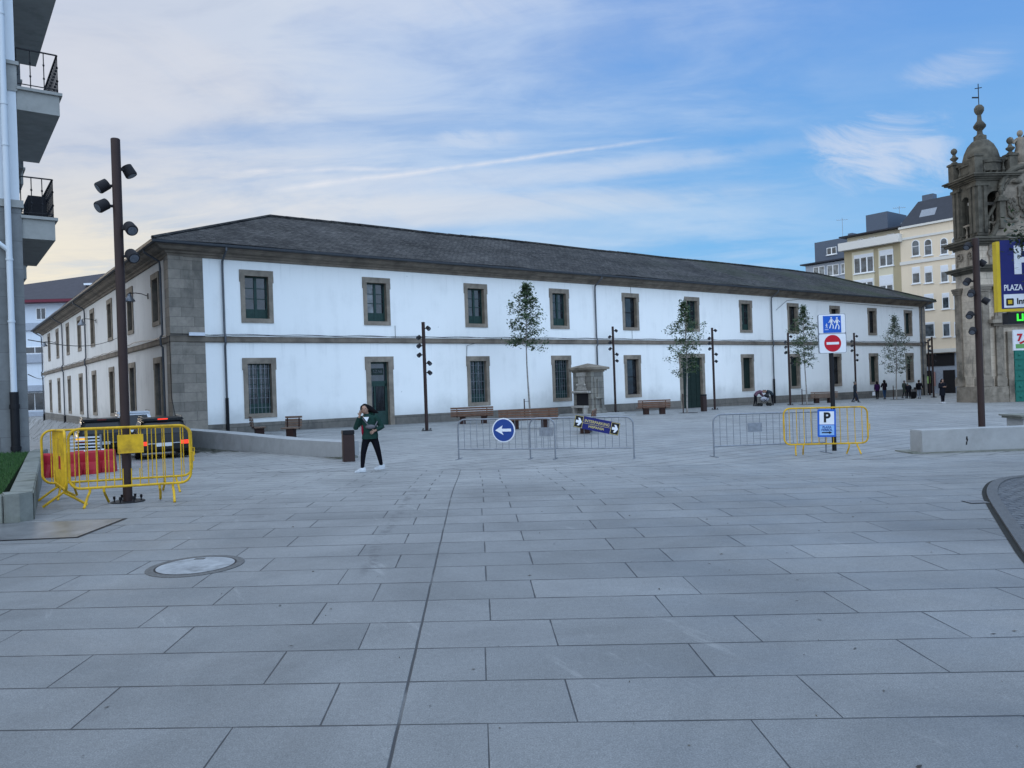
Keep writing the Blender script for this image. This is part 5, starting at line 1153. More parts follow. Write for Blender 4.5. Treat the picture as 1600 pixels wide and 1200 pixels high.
for k in range(60): leafq(cr_, at(1594, 392, 14.6)-tp+Vector((rg.gauss(.03, .05), rg.gauss(0, .1), rg.gauss(0, .1))), rg.uniform(.05, .09), rg)
cr_.build('crown', M['leaf_dark'], St_, recalc=False)
# ------------------------------------------------------------------ vehicles in the side street
M['carblack'] = simple('black_car_paint', (.006, .007, .009), .35, 0, var=.1, ns=2, spec=.25); M['carwhite'] = simple('white_car_paint', (.60, .62, .65), .3, var=.04); M['carglass'] = simple('car_glass', (.006, .007, .009), .12, spec=.35)
M['tyre'] = simple('tyre_rubber', (.012, .012, .012), .85); M['rim'] = simple('alloy_rim', (.25, .26, .27), .35, .8); M['brake'] = simple('lit_brake_light', (.5, .02, .01), .4, emit=(1, .06, .03), es=1.1); M['reddark'] = simple('rear_lamp', (.18, .008, .008), .3)
M['indicator'] = simple('lit_indicator', (.6, .3, .02), .4, emit=(1, .42, .03), es=1.3); M['headlight'] = simple('lit_headlight', (.8, .8, .75), .3, emit=(1, .95, .85), es=1.5); M['chrome'] = simple('chrome_trim', (.5, .52, .55), .2, .9)
M['plate'] = simple('number_plate', (.6, .61, .62), .5, var=.03)
def car(p, ang, L, W, Hc, paint, label, front=False, suv=False, lit='brake'):
    e = empty('parked_car', p, ang, label, 'car', 'cars in the side street'); h = W/2; gz = .34*Hc+.28; wr = .33; wb = (L*.17, L*.80)
    def outline(z0=.22):
        o = [(0.0, .35), (-.04, .5), (.0, gz-.12), (.05, gz)]+[(L*.98, gz-.22), (L-.02, gz-.32), (L, .45), (L-.04, .25)]
        for wx_ in reversed(wb): o += [(wx_+wr+.05, z0)]+[(wx_+(wr+.05)*math.cos(a), z0+.1+(wr+.02)*math.sin(a)) for a in [math.pi*k/8 for k in range(0, 9)]]+[(wx_-wr-.05, z0)]
        return o+[(.05, z0)]
    b = MB().vprism(outline(), -h, h); me = b.build('body', M[paint], e, bevel=.05, smooth=True)
    r0, r1, f0, f1 = (.03, .28, L*.58, L*.74) if suv else (.05, .45, L*.55, L*.73); n_ = .23; g = MB(); zt_ = Hc-.05
    base = [(r0, -h+.03), (f1, -h+.03), (f1, h-.03), (r0, h-.03)]; top = [(r1, -h+n_), (f0, -h+n_), (f0, h-n_), (r1, h-n_)]
    k = len(g.v); g.v += [(*q, gz-.02) for q in base]+[(*q, zt_) for q in top]; g.f += [[k, k+1, k+5, k+4], [k+1, k+2, k+6, k+5], [k+2, k+3, k+7, k+6], [k+3, k, k+4, k+7], [k+4, k+5, k+6, k+7]]; g.build('cabin', M[paint], e, bevel=.07, smooth=True)
    def pane(i, j, m0, m1, z0_, z1_):
        A_, B_, C_, D_ = [Vector((*q_, gz-.02)) for q_ in (base[i], base[j])]+[Vector((*q_, zt_)) for q_ in (top[j], top[i])]
        f = lambda u_, v_: (A_.lerp(B_, u_)).lerp(D_.lerp(C_, u_), v_); n_v = (B_-A_).cross(D_-A_).normalized()*.012
        q0 = [f(m0, z0_), f(m1, z0_), f(m1-.03, z1_), f(m0+.03, z1_)]; c_ = sum(q0, Vector())/4; ctr = Vector((L*.4, 0, c_.z)); n_v = n_v if n_v.dot(c_-ctr) > 0 else -n_v
        mbp = MB(); mbp.face([q_+n_v for q_ in q0]); mbp.face([q_-n_v*.5 for q_ in q0])
        for a2 in range(4): mbp.face([q0[a2]+n_v, q0[(a2+1) % 4]+n_v, q0[(a2+1) % 4]-n_v*.5, q0[a2]-n_v*.5])
        mbp.build('window', M['carglass'], e)
    pane(3, 0, .08, .92, .2, .82); pane(1, 2, .08, .92, .12, .88)
    for i_, j_ in ((0, 1), (2, 3)): pane(i_, j_, .10, .36, .18, .85); pane(i_, j_, .39, .64, .18, .85); pane(i_, j_, .67, .92, .18, .85)
    rf_ = MB().box(r1-.12, f0+.05, -h+n_-.03, h-n_+.03, zt_-.04, Hc).build('roof', M[paint], e, bevel=.03, smooth=True)
    for s in (-1, 1): MB().tube([(r1, s*(h-n_-.02), Hc), (r1+.1, s*(h-n_-.02), Hc+.05), (f0-.15, s*(h-n_-.02), Hc+.05), (f0, s*(h-n_-.02), Hc)], .016, 6).build('roof_rail', M['carblack'], rf_)
    for wx_ in wb:
        for s in (-1, 1):
            w_ = MB().lathe([(wr-.08, -.10), (wr-.02, -.105), (wr, -.07), (wr, .07), (wr-.02, .105), (wr-.08, .10)], (wx_, s*(h-.10), wr), 24, axis=(0, 1, 0)).build('wheel', M['tyre'], e, smooth=True)
            r_ = MB().lathe([(wr-.09, .0), (wr-.1, .02)], (wx_, s*(h-.01), wr), 20, axis=(0, s, 0)); r_.build('rim', M['rim'], w_)
    MB().box(-.05, .12, -h+.06, h-.06, .32, .52).build('rear_bumper', M['carblack'] if paint == 'carblack' else M[paint], e, bevel=.02)
    for s in (-1, 1):
        MB().box(-.085, .25, s*h-(.36 if s > 0 else -.0), s*h+(.012 if s > 0 else .36), gz-.27, gz-.14).build('tail_light', M['brake' if lit == 'brake' else 'reddark'], e, bevel=.01)
        MB().box(L-.25, L+.015, s*h-(.38 if s > 0 else .01), s*h+(.01 if s > 0 else .38), gz-.52, gz-.36).build('headlight', M['headlight'] if front else M['chrome'], e, bevel=.01)
        MB().box(f1-.45, f1-.3, s*h-(.0 if s > 0 else .2), s*h+(.2 if s > 0 else .0), gz, gz+.16).build('mirror', M[paint], e, bevel=.03)
    MB().box(-.06, -.03, -.26, .26, gz-.32, gz-.20).build('number_plate', M['plate'], e); MB().box(-.055, .0, -h+.2, h-.2, .52, .545).build('chrome_strip', M['chrome'], e)
    MB().box(r1-.14, r1-.10, -.16, .16, Hc-.05, Hc-.01).build('high_brake_light', M['brake' if lit == 'brake' else 'reddark'], rf_)
    if lit == 'ind': MB().box(-.045, .2, h-.28, h+.015, gz-.12, gz-.03).build('indicator', M['indicator'], e)
    if front: MB().box(L-.02, L+.02, -.45, .45, .45, .62).build('grille', M['black'], e)
    return e
def PG(u, Y): r = ray(u, 700); return Vector((r[0]*Y, Y, G(r[0]*Y, Y)))
car(PG(257, 26.3), R(119), 4.6, 1.75, 1.38, 'carblack', 'black estate car with red brake lights lit, behind the yellow barriers')
car(PG(161, 30.5), R(121), 4.3, 1.82, 1.47, 'carblack', 'dark tall car farther left with an orange indicator lit', suv=True, lit='ind')
cw = PG(214, 33.5); hd_ = R(-61); car(Vector((cw.x, cw.y, 0))-Vector((math.cos(hd_), math.sin(hd_), 0))*4.3+Vector((0, 0, G(cw.x, cw.y)-.03)), hd_, 4.3, 1.78, 1.75, 'carwhite', 'white car facing the plaza between the two black ones, headlight lit', front=True, lit='', suv=True)
# red water filled blocks
def red_block(p, a, label):
    e = empty('plastic_barrier', p, a, label, 'barrier', 'red plastic road blocks'); mb = MB(); L = .98
    prof = [(-.22, 0), (-.2, .12), (-.10, .32), (-.08, .55), (-.05, .6)]; mb_pts = prof+[(-x, z) for x, z in reversed(prof)]
    k = len(mb.v); n = len(mb_pts); xs2 = [-L/2, -L/2+.05, -L/6-.05, -L/6+.02, L/6-.02, L/6+.05, L/2-.05, L/2]; sc = [.86, 1, 1, .82, .82, 1, 1, .86]
    for x, s_ in zip(xs2, sc):
        for y, z in mb_pts: mb.v.append((x, y*s_, z*(.985 if s_ < .9 else 1)))
    for i in range(len(xs2)-1):
        for j in range(n-1): a0_ = k+i*n+j; mb.f.append([a0_, a0_+1, a0_+n+1, a0_+n])
    mb.f += [[k+j for j in range(n)], [k+(len(xs2)-1)*n+j for j in reversed(range(n))]]
    mb.build('block', M['redplastic'], e, bevel=.012); MB().lathe([(.05, 0), (.05, .03)], (.2, 0, .59), 12).build('cap', M['signwhite'], e)
for (u, v), a, l in (((72+18, 745), 8, 'red plastic road block at the left beside the lawn kerb'), ((121, 741), 10, 'middle red plastic road block behind the yellow barriers'), ((148, 738), 14, 'right hand red plastic road block behind the yellow barriers')):
    p = PG(u, 19.3+(u-90)*.018); red_block(p, R(a), l)
# slatted pallet fence
p = PG(123, 22.5); e = empty('slatted_panel', p, R(12), 'pale slatted metal panel standing between the red blocks and the dark car', 'panel'); mb = MB()
MB().box(-.62, -.58, -.03, .03, -.1, .98).box(.58, .62, -.03, .03, -.1, .98).build('upright', M['galv'], e)
for k in range(8): mb.box(-.58, .58, -.012, .012, .22+k*.095, .262+k*.095)
mb.build('slat', M['signwhite'], e)
# overhead cables between the buildings
for (u0, v0, Y0), (u1, v1, Y1), lab in (((44, 531, 24), (186, 527, 47), 'upper thin cable strung across the side street'), ((44, 585, 26), (74, 583, 79), 'lower thin cable strung across the side street far down')):
    a_, b_ = at(u0, v0, Y0), at(u1, v1, Y1); pts = [a_.lerp(b_, k/14)-Vector((0, 0, .35*math.sin(math.pi*k/14))) for k in range(15)]; o = MB().tube(pts, .016, 5).build('overhead_cable', M['iron']); tag(o, lab, 'cable', 'cables over the side street')
# ------------------------------------------------------------------ flat things in the paving
def flush(name, polys, mat, dz_=.005, parent=None, loc=None):
    mb = MB()
    for pg in polys: mb.face([(q[0]-(loc.x if loc else 0), q[1]-(loc.y if loc else 0), G(q[0], q[1])+dz_-(loc.z if loc else 0)) for q in pg])
    return mb.build(name, mat, parent, recalc=False)
mc = gp(306, 885); mh = empty('manhole_cover', mc, 0, 'round manhole with a dark ring and a pale concrete filled lid', 'manhole cover')
ring = [[(mc.x+r_*math.cos(a), mc.y+r_*math.sin(a)) for r_, a in ((.46, k*math.pi/24), (.46, (k+1)*math.pi/24), (.385, (k+1)*math.pi/24), (.385, k*math.pi/24))] for k in range(48)]
M['ringiron'] = simple('worn_cast_iron', (.10, .098, .095), .6, .2, var=.3, ns=30, bmp=.3); M['lid'] = simple('stained_pale_concrete', (.25, .255, .26), .75, var=.25, ns=7, bmp=.4, dirt=(.10, .10, .10), dirtk=.75)
MB().lathe([(.46, -.01), (.46, .006), (.45, .009), (.385, .009), (.382, .004)], (0, 0, 0), 56).build('frame_ring', M['ringiron'], mh, smooth=True)
MB().lathe([(.366, -.004), (.366, .010), (.33, .0125), (.02, .014)], (0, 0, 0), 48).build('lid', M['lid'], mh, smooth=True)
MB().lathe([(.384, -.01), (.384, .0095)], (0, 0, 0), 48).build('gap', M['black'], mh)
MB().box(-.12, -.02, .24, .30, .0, .017).build('lifting_slot', M['ringiron'], mh)
M['hatchmat'] = simple('worn_steel_hatch', (.22, .22, .225), .3, .5, var=.35, ns=3, bmp=.15, dirt=(.07, .07, .07), dirtk=.5)
q = [(-7.6, 9.35), (-5.42, 9.45), (-5.5, 10.75), (-7.7, 10.62)]
hc = Vector((-6.5, 10, 0)); hh_ = empty('floor_hatch', hc, 0, 'large shiny square steel hatch set in the paving by the lawn kerb', 'hatch')
flush('frame', [[(-7.64, 9.31), (-5.38, 9.41), (-5.46, 10.79), (-7.74, 10.66)]], M['black'], .004, hh_, hc); flush('lid', [q], M['hatchmat'], .008, hh_, hc)
q = [gp(1513, 782), gp(1538, 780), gp(1536, 788), gp(1517, 789)]; hc = gp(1525, 785); h3 = empty('valve_cover', hc, 0, 'small rectangular cover in the paving beside the curved kerb', 'hatch'); xx, yy = hc.x, hc.y
flush('frame', [[(xx-.13, yy-.12), (xx+.13, yy-.12), (xx+.13, yy+.12), (xx-.13, yy+.12)]], M['black'], .004, h3, hc); flush('lid', [[(xx-.115, yy-.105), (xx+.115, yy-.105), (xx+.115, yy+.105), (xx-.115, yy+.105)]], M['hatchmat'], .008, h3, hc)
M['roadpaint'] = simple('worn_white_road_paint', (.45, .46, .47), .7, var=.3, ns=8)
q = [PG(150, 21.2), PG(205, 21.8), PG(205, 22.1), PG(150, 21.5)]; o = flush('road_marking', [[(v_.x, v_.y) for v_ in q]], M['roadpaint'], .006); tag(o, kind='structure')
# curved kerb and cobbled patch on the right
kc = [gp(*q_) for q_ in ((1600, 880), (1575, 840), (1550, 800), (1537, 777), (1537, 765), (1545, 755), (1557, 750), (1575, 746.5), (1600, 744.5))]
kc = [Vector((2.9, 3.2, 0)), Vector((3.6, 4.8, 0))]+kc+[Vector((11.5, 14.6, 0)), Vector((15, 15.4, 0))]
def smooth_path(p, it=3):
    for _ in range(it):
        q = [p[0]]
        for i in range(len(p)-1): q += [p[i].lerp(p[i+1], .25), p[i].lerp(p[i+1], .75)]
        p = q+[p[-1]]
    return p
kc = smooth_path([Vector((p.x, p.y)) for p in kc], 2)
def cobble():
    m, t, p, o = new_mat('dark_cobbles'); ob = t.add('ShaderNodeTexCoord').outputs['Object']; x, y, z = t.xyz(ob)
    b = t.add('ShaderNodeTexBrick'); t.l.new(t.vec(t.m('ADD', x, t.m('MULTIPLY', t.noise(ob, 3, 2), .05)), y, 0), b.inputs['Vector']); b.inputs['Scale'].default_value = 1
    for k, v in (('Color1', (.060, .062, .068, 1)), ('Color2', (.095, .097, .10, 1)), ('Mortar', (.02, .02, .022, 1)), ('Mortar Size', .012), ('Brick Width', .2), ('Row Height', .1), ('Mortar Smooth', .5)): b.inputs[k].default_value = v
    f = t.ramp(t.noise(ob, 9, 4), .3, .7, .7, 1.3, False); t.l.new(t.mix(1., b.outputs['Color'], t.vec(f, f, f), 'MULTIPLY'), p.inputs['Base Color']); p.inputs['Roughness'].default_value = .6
    bump(t, p, t.m('ADD', t.m('MULTIPLY', b.outputs['Fac'], -1), t.noise(ob, 14, 3)), .9, .02); return m
M['cobble'] = cobble()
M['kerbgrey'] = simple('granite_kerb', (.085, .087, .09), .8, var=.2, ns=20, bmp=.4); M['jointdark'] = simple('kerb_gutter_joint', (.02, .02, .018), .95)
kb = MB(); jn = MB(); cb = MB(); n = len(kc)
def nrmat(i):
    a_, b_ = kc[max(i-1, 0)], kc[min(i+1, n-1)]; d = (b_-a_).normalized(); return Vector((d.y, -d.x))
for i in range(n-1):
    a_, b_ = kc[i], kc[i+1]; na, nb_ = nrmat(i), nrmat(i+1)
    quad = lambda mb, o0, o1, dz_: mb.face([(*(a_+na*o0), G(*a_)+dz_), (*(b_+nb_*o0), G(*b_)+dz_), (*(b_+nb_*o1), G(*b_)+dz_), (*(a_+na*o1), G(*a_)+dz_)])
    quad(jn, -.02, .035, .006)
    pg = [a_+na*.035, b_+nb_*.035, b_+nb_*.16, a_+na*.16]; kb.prism(pg, [G(*a_)-.1, G(*b_)-.1]*2 if False else G(*a_)-.12, [G(*a_)+.03, G(*b_)+.03, G(*b_)+.03, G(*a_)+.03])
    pa_, pb_ = a_+na*.16, b_+nb_*.16
    N = 8
    for k in range(N):
        ea, eb = Vector((a_.x+14, a_.y*.8+1)), Vector((b_.x+14, b_.y*.8+1)); p0, p1, p2, p3 = pa_.lerp(ea, k/N), pb_.lerp(eb, k/N), pb_.lerp(eb, (k+1)/N), pa_.lerp(ea, (k+1)/N)
        cb.face([(*v_, G(*v_)+.012) for v_ in (p0, p1, p2, p3)])
tag(cb.build('cobbled_road', M['cobble'], recalc=False), kind='structure'); tag(kb.build('kerb', M['kerbgrey']), kind='structure'); tag(jn.build('kerb_joint', M['jointdark'], recalc=False), kind='structure')
# scattered litter: dry leaves and crumbs
rg = random.Random(12); lt = MB()
for k in range(230):
    x = rg.uniform(-4, 6.5); y = 2.8+rg.random()**1.7*13
    if x > 2 and rg.random() < .2 or rg.random() < (.5 if x < 1 else .1): continue
    l = rg.uniform(.006, .022); a = rg.uniform(0, 6.28); w_ = l*rg.uniform(.15, .5); z = G(x, y)+.004; d = Vector((math.cos(a), math.sin(a))); pn_ = Vector((-d.y, d.x))
    c = Vector((x, y)); i = len(lt.v)
    for s, t_, zz in ((-1, 0, 0), (0, 1, rg.uniform(0, .008)), (1, 0, rg.uniform(0, .006)), (0, -1, 0)): q = c+d*l*s+pn_*w_*t_; lt.v.append((q.x, q.y, z+zz))
    lt.f.append([i, i+1, i+2, i+3])
M['litter'] = leafmat('dry_leaves', (.035, .03, .026), (.09, .075, .05)); tag(lt.build('fallen_leaves', M['litter'], recalc=False), 'tiny dry leaves and twigs scattered over the paving', 'leaf litter', kind='stuff')
# ------------------------------------------------------------------ people
M['skin'] = simple('skin', (.30, .18, .13), .6, var=.06)
M['hairblack'] = simple('black_hair', (.006, .005, .006), .8, var=.3, ns=30, spec=.08); M['hairgrey'] = simple('grey_hair', (.12, .11, .10), .7, var=.3, ns=30)
def cloth(name, c): return simple(name, c, .95, var=.3, ns=9, bmp=.6, fine=22, spec=.05)
def skin_mesh(name, chains, mat, sub=2):
    """chains: list of [(pos, radius), ...]; the first chain starts at the root, others start at a vertex already placed"""
    vs, es, rs = [], [], []; key = {}
    def vid(p, r):
        k = tuple(round(c, 4) for c in p)
        if k not in key: key[k] = len(vs); vs.append(tuple(p)); rs.append(r)
        return key[k]
    for ch in chains:
        prev = None
        for p, r in ch:
            i = vid(p, r)
            if prev is not None and i != prev: es.append((prev, i))
            prev = i
    me = bpy.data.meshes.new(name); me.from_pydata(vs, es, []); o = bpy.data.objects.new(name, me); col.objects.link(o)
    md = o.modifiers.new('skin', 'SKIN'); md.use_smooth_shade = True
    for i, r in enumerate(rs): sv = me.skin_vertices[0].data[i]; sv.radius = (r, r) if not isinstance(r, tuple) else r
    me.skin_vertices[0].data[0].use_root = True
    s = o.modifiers.new('sub', 'SUBSURF'); s.levels = s.render_levels = sub
    dg = bpy.context.evaluated_depsgraph_get(); m2 = bpy.data.meshes.new_from_object(o.evaluated_get(dg)); bpy.data.objects.remove(o)
    m2.materials.clear(); m2.materials.append(mat); m2.name = name; return m2
V = Vector
def person(p, ang, k, label, J=None, top=(.02, .02, .025), legs=(.02, .02, .03), hair='hairblack', long_hair=False, coat=0., shoe=(.05, .05, .05), sleeves=True, fat=1., extra=None, back_hair=False):
    """J: joints in metres for a 1.7 m person facing -y; x to the picture's right at ang = 0"""
    D0 = dict(pel=V((0, 0, .93)), wai=V((0, 0, 1.06)), che=V((0, .0, 1.30)), nec=V((0, 0, 1.47)), hed=V((0, -.02, 1.60)), shL=V((-.17, 0, 1.40)), shR=V((.17, 0, 1.40)), elL=V((-.22, .02, 1.14)), elR=V((.22, .02, 1.14)), wrL=V((-.22, -.08, .90)), wrR=V((.22, -.08, .90)),
              hiL=V((-.09, 0, .90)), hiR=V((.09, 0, .90)), knL=V((-.09, -.06, .50)), knR=V((.10, .02, .50)), anL=V((-.09, -.10, .09)), anR=V((.10, .16, .11)))
    D0.update({a: V(b) for a, b in (J or {}).items()}); J = {a: b*k for a, b in D0.items()}; q = lambda r: r*k*fat
    e = empty('person', p, ang, label, 'person')
    chains = [[(J['pel'], q(.12)), (J['wai'], q(.11)), (J['che'], q(.12)), (J['nec'], q(.055)), (J['hed'], k*.075)]]
    for s in 'LR':
        sg = -1 if s == 'L' else 1
        fw = (J['wr'+s]-J['el'+s]).normalized(); hand = J['wr'+s]+fw*.07*k
        chains.append([(J['che'], q(.12)), (J['sh'+s], q(.06)), (J['el'+s], q(.043)), (J['wr'+s], k*.028), (hand, k*.024)])
        sd_ = fw.cross(V((0, 1, .2))).normalized()
        for f_ in range(4): ln = (.07, .082, .078, .06)[f_]*k; off = sd_*(f_-1.5)*.019*k; curl = V((0, -.35, 0))*ln; chains.append([(hand, k*.024), (hand+fw*.035*k+off, k*.011), (hand+fw*(.03*k+ln*.6)+off*1.1+curl*.2, k*.009), (hand+fw*(.03*k+ln)+off*1.1+curl, k*.007)])
        chains.append([(hand, k*.024), (J['wr'+s]+fw*.05*k-sd_*sg*.04*k, k*.012), (J['wr'+s]+fw*.09*k-sd_*sg*.055*k, k*.009)])
        foot = J['an'+s]+V((0, -.09, -.05))*k if not (extra and extra.get('toe')) else J['an'+s]+(V(extra['toe'])*.6+V((0, 0, -.055)))*k
        chains.append([(J['pel'], q(.12)), (J['hi'+s], q(.085)), (J['kn'+s], q(.055)), (J['an'+s], k*.032), (foot, k*.022)])
    body = link('body', skin_mesh('body', chains, M['skin'], 1), e)
    # head joined to the body mesh
    hb = bmesh.new(); hb.from_mesh(body.data); mb = MB(); c = J['hed']; up_ = (J['hed']-J['nec']).normalized()
    mb.ball(c+V((0, -.005*k, .0)), .078*k, .095*k, .118*k, 16, 12); mb.ball(c+V((0, -.10*k, -.005*k)), .013*k, .02*k, .025*k, 8, 6)
    for sg in (-1, 1): mb.ball(c+V((sg*.078*k, .0, -.005*k)), .012*k, .02*k, .03*k, 8, 6)
    mb.ball(c+V((0, -.085*k, -.055*k)), .028*k, .012*k, .009*k, 8, 5); tmp = mb.mesh('head', M['skin'], True); hb.from_mesh(tmp); hb.to_mesh(body.data); hb.free(); body.data.shade_smooth()
    ey = MB()
    for sg in (-1, 1): ey.ball(c+V((sg*.032*k, -.088*k, .018*k)), .013*k, .01*k, .008*k, 8, 5)
    ey.build('eye', M['black'], body)
    # hair
    hm = MB(); hm.ball(c+V((0, .02*k, .028*k)), .092*k, .105*k, .108*k, 16, 10, .03)
    if long_hair: hm.tube([c+V((0, .05*k, .05*k)), c+V((.0, .09*k, -.08*k)), c+V((0, .09*k, -.22*k))], [.085*k, .09*k, .05*k], 10); hm.ball(c+V((-.07*k, 0, -.03*k)), .035*k, .06*k, .10*k, 8, 6); hm.ball(c+V((.07*k, 0, -.03*k)), .035*k, .06*k, .10*k, 8, 6)
    if extra and extra.get('blown'): hm.tube([c+V((.03, .05, .04))*1, c+V((.12, .06, -.0)), c+V((.22, .07, -.06)), c+V((.31, .08, -.10))], [.085, .075, .045, .008], 9); hm.ball(c+V((-.075, -.01, .0)), .035, .07, .10, 8, 6)
    hm.build('hair', M[hair], body, smooth=True)
    # jacket
    jm = MB(); sv = J['shR']-J['shL']; hem = J['pel']+V((0, 0, -.10-coat))*k
    secs = [(hem, .185, .135), (hem.lerp(J['wai'], .5), .18, .13), (J['wai'], .168, .125), (J['wai'].lerp(J['che'], .6), .178, .13), (J['che'], .182, .125), (J['che'].lerp(J['nec'], .55), .165, .10), (J['nec']+V((0, .01, -.02))*k, .09, .08), (J['nec']+V((0, .01, .015))*k, .07, .07)]
    n0 = len(jm.v); NS = 18
    for i, (c_, rx, ry) in enumerate(secs):
        d_ = (secs[min(i+1, 7)][0]-secs[max(i-1, 0)][0]).normalized(); sx = (sv-d_*sv.dot(d_)).normalized(); sy = d_.cross(sx)
        for j in range(NS):
            a_ = 2*math.pi*j/NS; wv = 1+.045*math.sin(a_*5+i*1.9)+.03*math.sin(a_*9+i*3.1); jm.v.append(tuple(c_+(sx*math.cos(a_)*rx+sy*math.sin(a_)*ry)*k*fat*wv))
    for i in range(7):
        for j in range(NS): m_ = (j+1) % NS; jm.f.append([n0+i*NS+j, n0+i*NS+m_, n0+(i+1)*NS+m_, n0+(i+1)*NS+j])
    jm.f.append([n0+j for j in range(NS)])
    for s in 'LR':
        fw = (J['wr'+s]-J['el'+s]); S_, E_ = J['sh'+s], J['el'+s]; inn = S_.lerp(J['che'], .45)
        jm.tube([inn, S_, S_.lerp(E_, .35), S_.lerp(E_, .8), E_+(E_-S_).normalized()*.01, E_+fw*.25, E_+fw*.6, E_+fw*.93], [q(.075), q(.082), q(.072), q(.064), q(.062), q(.060), q(.052), q(.046)], 12)
    jme = jm.mesh('jacket', cloth('jacket_cloth', top), True); jo = link('jacket', jme, e)
    ch = [[(J['pel'], q(.135)), (J['wai'], q(.12))]]
    for s in 'LR': ch.append([(J['pel'], q(.135)), (J['hi'+s], q(.10)), (J['kn'+s], q(.068)), (J['an'+s]-(J['kn'+s]-J['an'+s])*.03, q(.042))])
    link('trousers', skin_mesh('trousers', ch, cloth('trouser_cloth', legs), 2), e)
    for s in 'LR':
        a_ = J['an'+s]; tv = V(extra['toe']) if extra and extra.get('toe') else V((0, -.14, 0)); d = V((tv.x, tv.y, 0)).normalized(); n_ = V((-d.y, d.x, 0)); zb_ = a_.z-.085*k; hm = MB(); n0 = len(hm.v)
        prof = [(-.075, .036, .10), (-.02, .044, .125), (.06, .046, .085), (.14, .047, .05), (.19, .032, .035)]
        for x, w_, h_ in prof:
            b_ = V((a_.x, a_.y, 0))+d*x*k
            for sx, z in ((-1, 0), (-1.0, h_*.6), (-.55, h_), (.55, h_), (1.0, h_*.6), (1, 0)): q_ = b_+n_*sx*w_*k; hm.v.append((q_.x, q_.y, zb_+z*k))
        for i in range(4):
            for j in range(6): m_ = (j+1) % 6; hm.f.append([n0+i*6+j, n0+i*6+m_, n0+(i+1)*6+m_, n0+(i+1)*6+j])
        hm.f += [[n0+j for j in range(6)], [n0+24+j for j in range(6)]]; hm.build('shoe', cloth('shoe_material', shoe), e, smooth=True)
    return e, J, body, jo
# the walking woman
wj = dict(pel=(.0, 0, .84), wai=(-.0, 0, .98), che=(-.02, 0, 1.20), nec=(-.06, -.01, 1.37), hed=(-.095, -.03, 1.49), shL=(-.19, -.03, 1.27), shR=(.15, .03, 1.29), elL=(-.30, -.10, 1.07), elR=(.28, .05, 1.06), wrL=(-.205, -.16, 1.32), wrR=(.16, -.10, .99),
          hiL=(-.09, -.01, .80), hiR=(.10, .01, .80), knL=(-.15, -.10, .46), knR=(.175, .06, .46), anL=(-.18, -.14, .10), anR=(.225, .15, .13))
pw = P(580, 738, 18.25); e, J, body, jo = person(pw, 0, 1.0, 'woman walking in a green hooded jacket and black leggings, hand raised to her face', wj, top=(.014, .036, .030), legs=(.006, .006, .009), shoe=(.42, .44, .46), fat=1.04, coat=-.045, extra=dict(toe=(-.13, -.06, 0), blown=True)) 
MB().vprism([(-.11, 1.31), (.02, 1.31), (-.03, 1.2)], -.168, -.13).build('shirt', M['signwhite'], e)
MB().ball((.05, -.165, 1.075), .12, .045, .055, 12, 8).build('hip_bag', cloth('grey_nylon', (.09, .09, .10)), e, smooth=True)
MB().tube([(-.14, -.12, 1.28), (-.06, -.16, 1.19), (.0, -.17, 1.12)], .014, 6).tube([(.16, -.13, 1.10), (.20, .0, 1.22), (.12, .08, 1.32)], .014, 6).build('bag_strap', cloth('grey_strap', (.10, .10, .11)), e)
MB().ball((-.155, -.07, 1.0), .03, .06, .13, 10, 8).build('red_lining', cloth('red_lining_cloth', (.22, .01, .025)), jo, smooth=True)
MB().ball((-.03, .11, 1.36), .12, .07, .07, 10, 6).build('hood', cloth('hood_cloth', (.015, .05, .036)), jo, smooth=True)
MB().bar((-.2, -.145, .05), (-.36, -.215, .05), .012, .02).build('shoe_stripe', M['black'], e)
# people by the far end of the barracks
def pp(u, v, Y): return P(u, v, Y)
e, J, _, _ = person(pp(1336.5, 627, 63.), R(70), 1.0, 'person in a long dark coat walking past the lamp post', dict(anL=(-.09, -.22, .09), anR=(.1, .22, .13), knL=(-.09, -.12, .5)), top=(.02, .025, .032), legs=(.02, .025, .04), hair='hairgrey', coat=.35)
e, J, _, _ = person(pp(1371, 622, 71.5), R(170), .97, 'person in a purple jacket seen from behind, carrying a white bag', top=(.035, .012, .055), legs=(.008, .008, .012), long_hair=True)
b_ = empty('shopping_bag', (0, 0, 0), 0, 'white shopping bag hanging from the hand of the person in purple', 'bag'); pz = pp(1371, 622, 71.5); b_.location = pz+V((-.33, 0, .35)); MB().box(-.13, .13, -.05, .05, 0, .34, (.02, .0)).build('sack', M['signwhite'], b_); MB().tube([(-.07, 0, .34), (0, 0, .48), (.07, 0, .34)], .01, 5).build('handle', M['signwhite'], b_)
person(pp(1382.5, 622.5, 70.), R(185), 1.03, 'person with black hair, dark top and blue jeans walking away', dict(elL=(-.24, -.05, 1.15), wrL=(-.12, -.2, 1.08), elR=(.26, -.05, 1.15), wrR=(.14, -.22, 1.1)), top=(.014, .010, .014), legs=(.025, .05, .10), long_hair=True)
person(pp(1413.5, 621, 72.), R(100), .97, 'older person in a grey green coat beside the dark wheeled case', top=(.045, .055, .045), legs=(.03, .03, .035), hair='hairgrey', coat=.25)
person(pp(1420, 621.5, 70.5), R(150), .92, 'stooping person in black with a pale top, between the grey green coat and the case', dict(che=(.05, -.12, 1.22), nec=(.08, -.2, 1.33), hed=(.1, -.27, 1.42), shL=(-.12, -.14, 1.3), shR=(.22, -.12, 1.3)), top=(.012, .013, .018), legs=(.01, .01, .014), hair='hairgrey', coat=.2, fat=1.15)
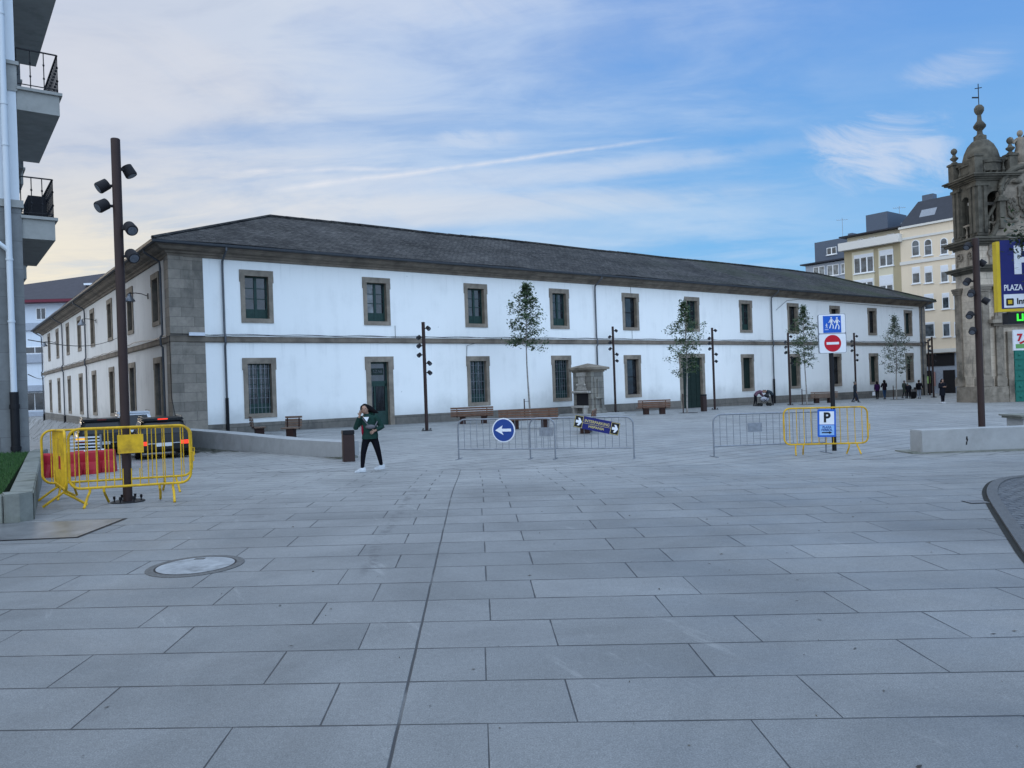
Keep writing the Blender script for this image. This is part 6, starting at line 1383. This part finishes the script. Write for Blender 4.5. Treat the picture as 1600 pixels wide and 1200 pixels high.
p = pp(1427.5, 622.5, 69.8); sc_ = empty('suitcase', p, R(10), 'upright black wheeled suitcase standing between two people', 'suitcase'); MB().box(-.22, .22, -.15, .15, .06, .64).build('shell', M['black'], sc_, bevel=.04); MB().tube([(-.1, .1, .64), (-.1, .1, .95), (.1, .1, .95), (.1, .1, .64)], .012, 6).build('handle', M['galv'], sc_); MB().lathe([(.04, -.19), (.04, .19)], (0, .1, .04), 10, axis=(1, 0, 0)).build('wheel', M['tyre'], sc_)
e, J, _, _ = person(pp(1436.5, 622.5, 69.), R(160), .98, 'person in a black top and pale trousers with a black shoulder bag', dict(elL=(-.27, -.02, 1.16), wrL=(-.3, -.16, 1.0)), top=(.009, .009, .012), legs=(.22, .25, .30), long_hair=False)
MB().box(.2, .42, -.06, .06, .85, 1.05).build('shoulder_bag', M['black'], e, bevel=.02)
person(pp(1473, 628.5, 55.5), R(5), 1.02, 'person in a black hooded coat looking at a phone before the shopfront', dict(elL=(-.25, -.04, 1.14), wrL=(-.09, -.26, 1.16), elR=(.25, -.04, 1.14), wrR=(.09, -.26, 1.17), anL=(-.08, -.05, .09), anR=(.09, .02, .09), knL=(-.08, -.04, .5), knR=(.09, -.0, .5)), top=(.009, .010, .014), legs=(.007, .007, .010), shoe=(.45, .46, .48), coat=.28, fat=1.1, long_hair=True)
# the pair bending over a pushchair
bend = dict(pel=(-.12, 0, .92), wai=(0, -.0, 1.02), che=(.26, -.02, 1.12), nec=(.42, -.03, 1.14), hed=(.53, -.04, 1.12), shL=(.26, -.17, 1.10), shR=(.27, .15, 1.12), elL=(.36, -.2, .86), elR=(.38, .16, .86), wrL=(.52, -.16, .74), wrR=(.54, .12, .74), hiL=(-.12, -.09, .88), hiR=(-.12, .09, .88), knL=(-.08, -.1, .48), knR=(-.14, .1, .48), anL=(-.12, -.1, .09), anR=(-.22, .12, .09))
q0 = P(1183, 630, 60.5); person(q0, 0, 1.0, 'person in a mauve jacket bending over the pushchair from the left', bend, top=(.11, .06, .085), legs=(.010, .010, .014), extra=dict(toe=(.14, -.01, 0)))
mir = {a: (-b[0]*.85, b[1], b[2]) for a, b in bend.items()}; q1 = P(1205, 630, 61.3); person(q1, 0, 1.0, 'person in a slate grey jacket crouching over the pushchair from the right', mir, top=(.03, .04, .05), legs=(.008, .008, .012), extra=dict(toe=(-.14, -.01, 0)))
p = P(1194, 632, 59.8); pc = empty('pushchair', p, R(5), 'black pushchair with a pale blanket, between the two people bending over it', 'pushchair')
for x, y in ((-.34, -.24), (-.34, .24), (.38, -.24), (.38, .24)): MB().lathe([(.13, -.03), (.13, .03)], (x, y, .13), 16, axis=(0, 1, 0)).build('wheel', M['tyre'], pc)
mb = MB()
for y in (-.22, .22): mb.tube([(-.34, y, .14), (.1, y, .5), (.42, y, 1.0)], .017, 6); mb.tube([(.38, y, .14), (-.1, y, .55)], .017, 6)
mb.tube([(.42, -.22, 1.0), (.42, .22, 1.0)], .02, 6); mb.build('frame', M['black'], pc); MB().ball((.05, 0, .55), .34, .22, .2, 12, 8).build('seat', cloth('pale_blanket', (.28, .29, .33)), pc, smooth=True); MB().ball((.22, 0, .78), .2, .23, .17, 12, 8).build('canopy', M['black'], pc, smooth=True)
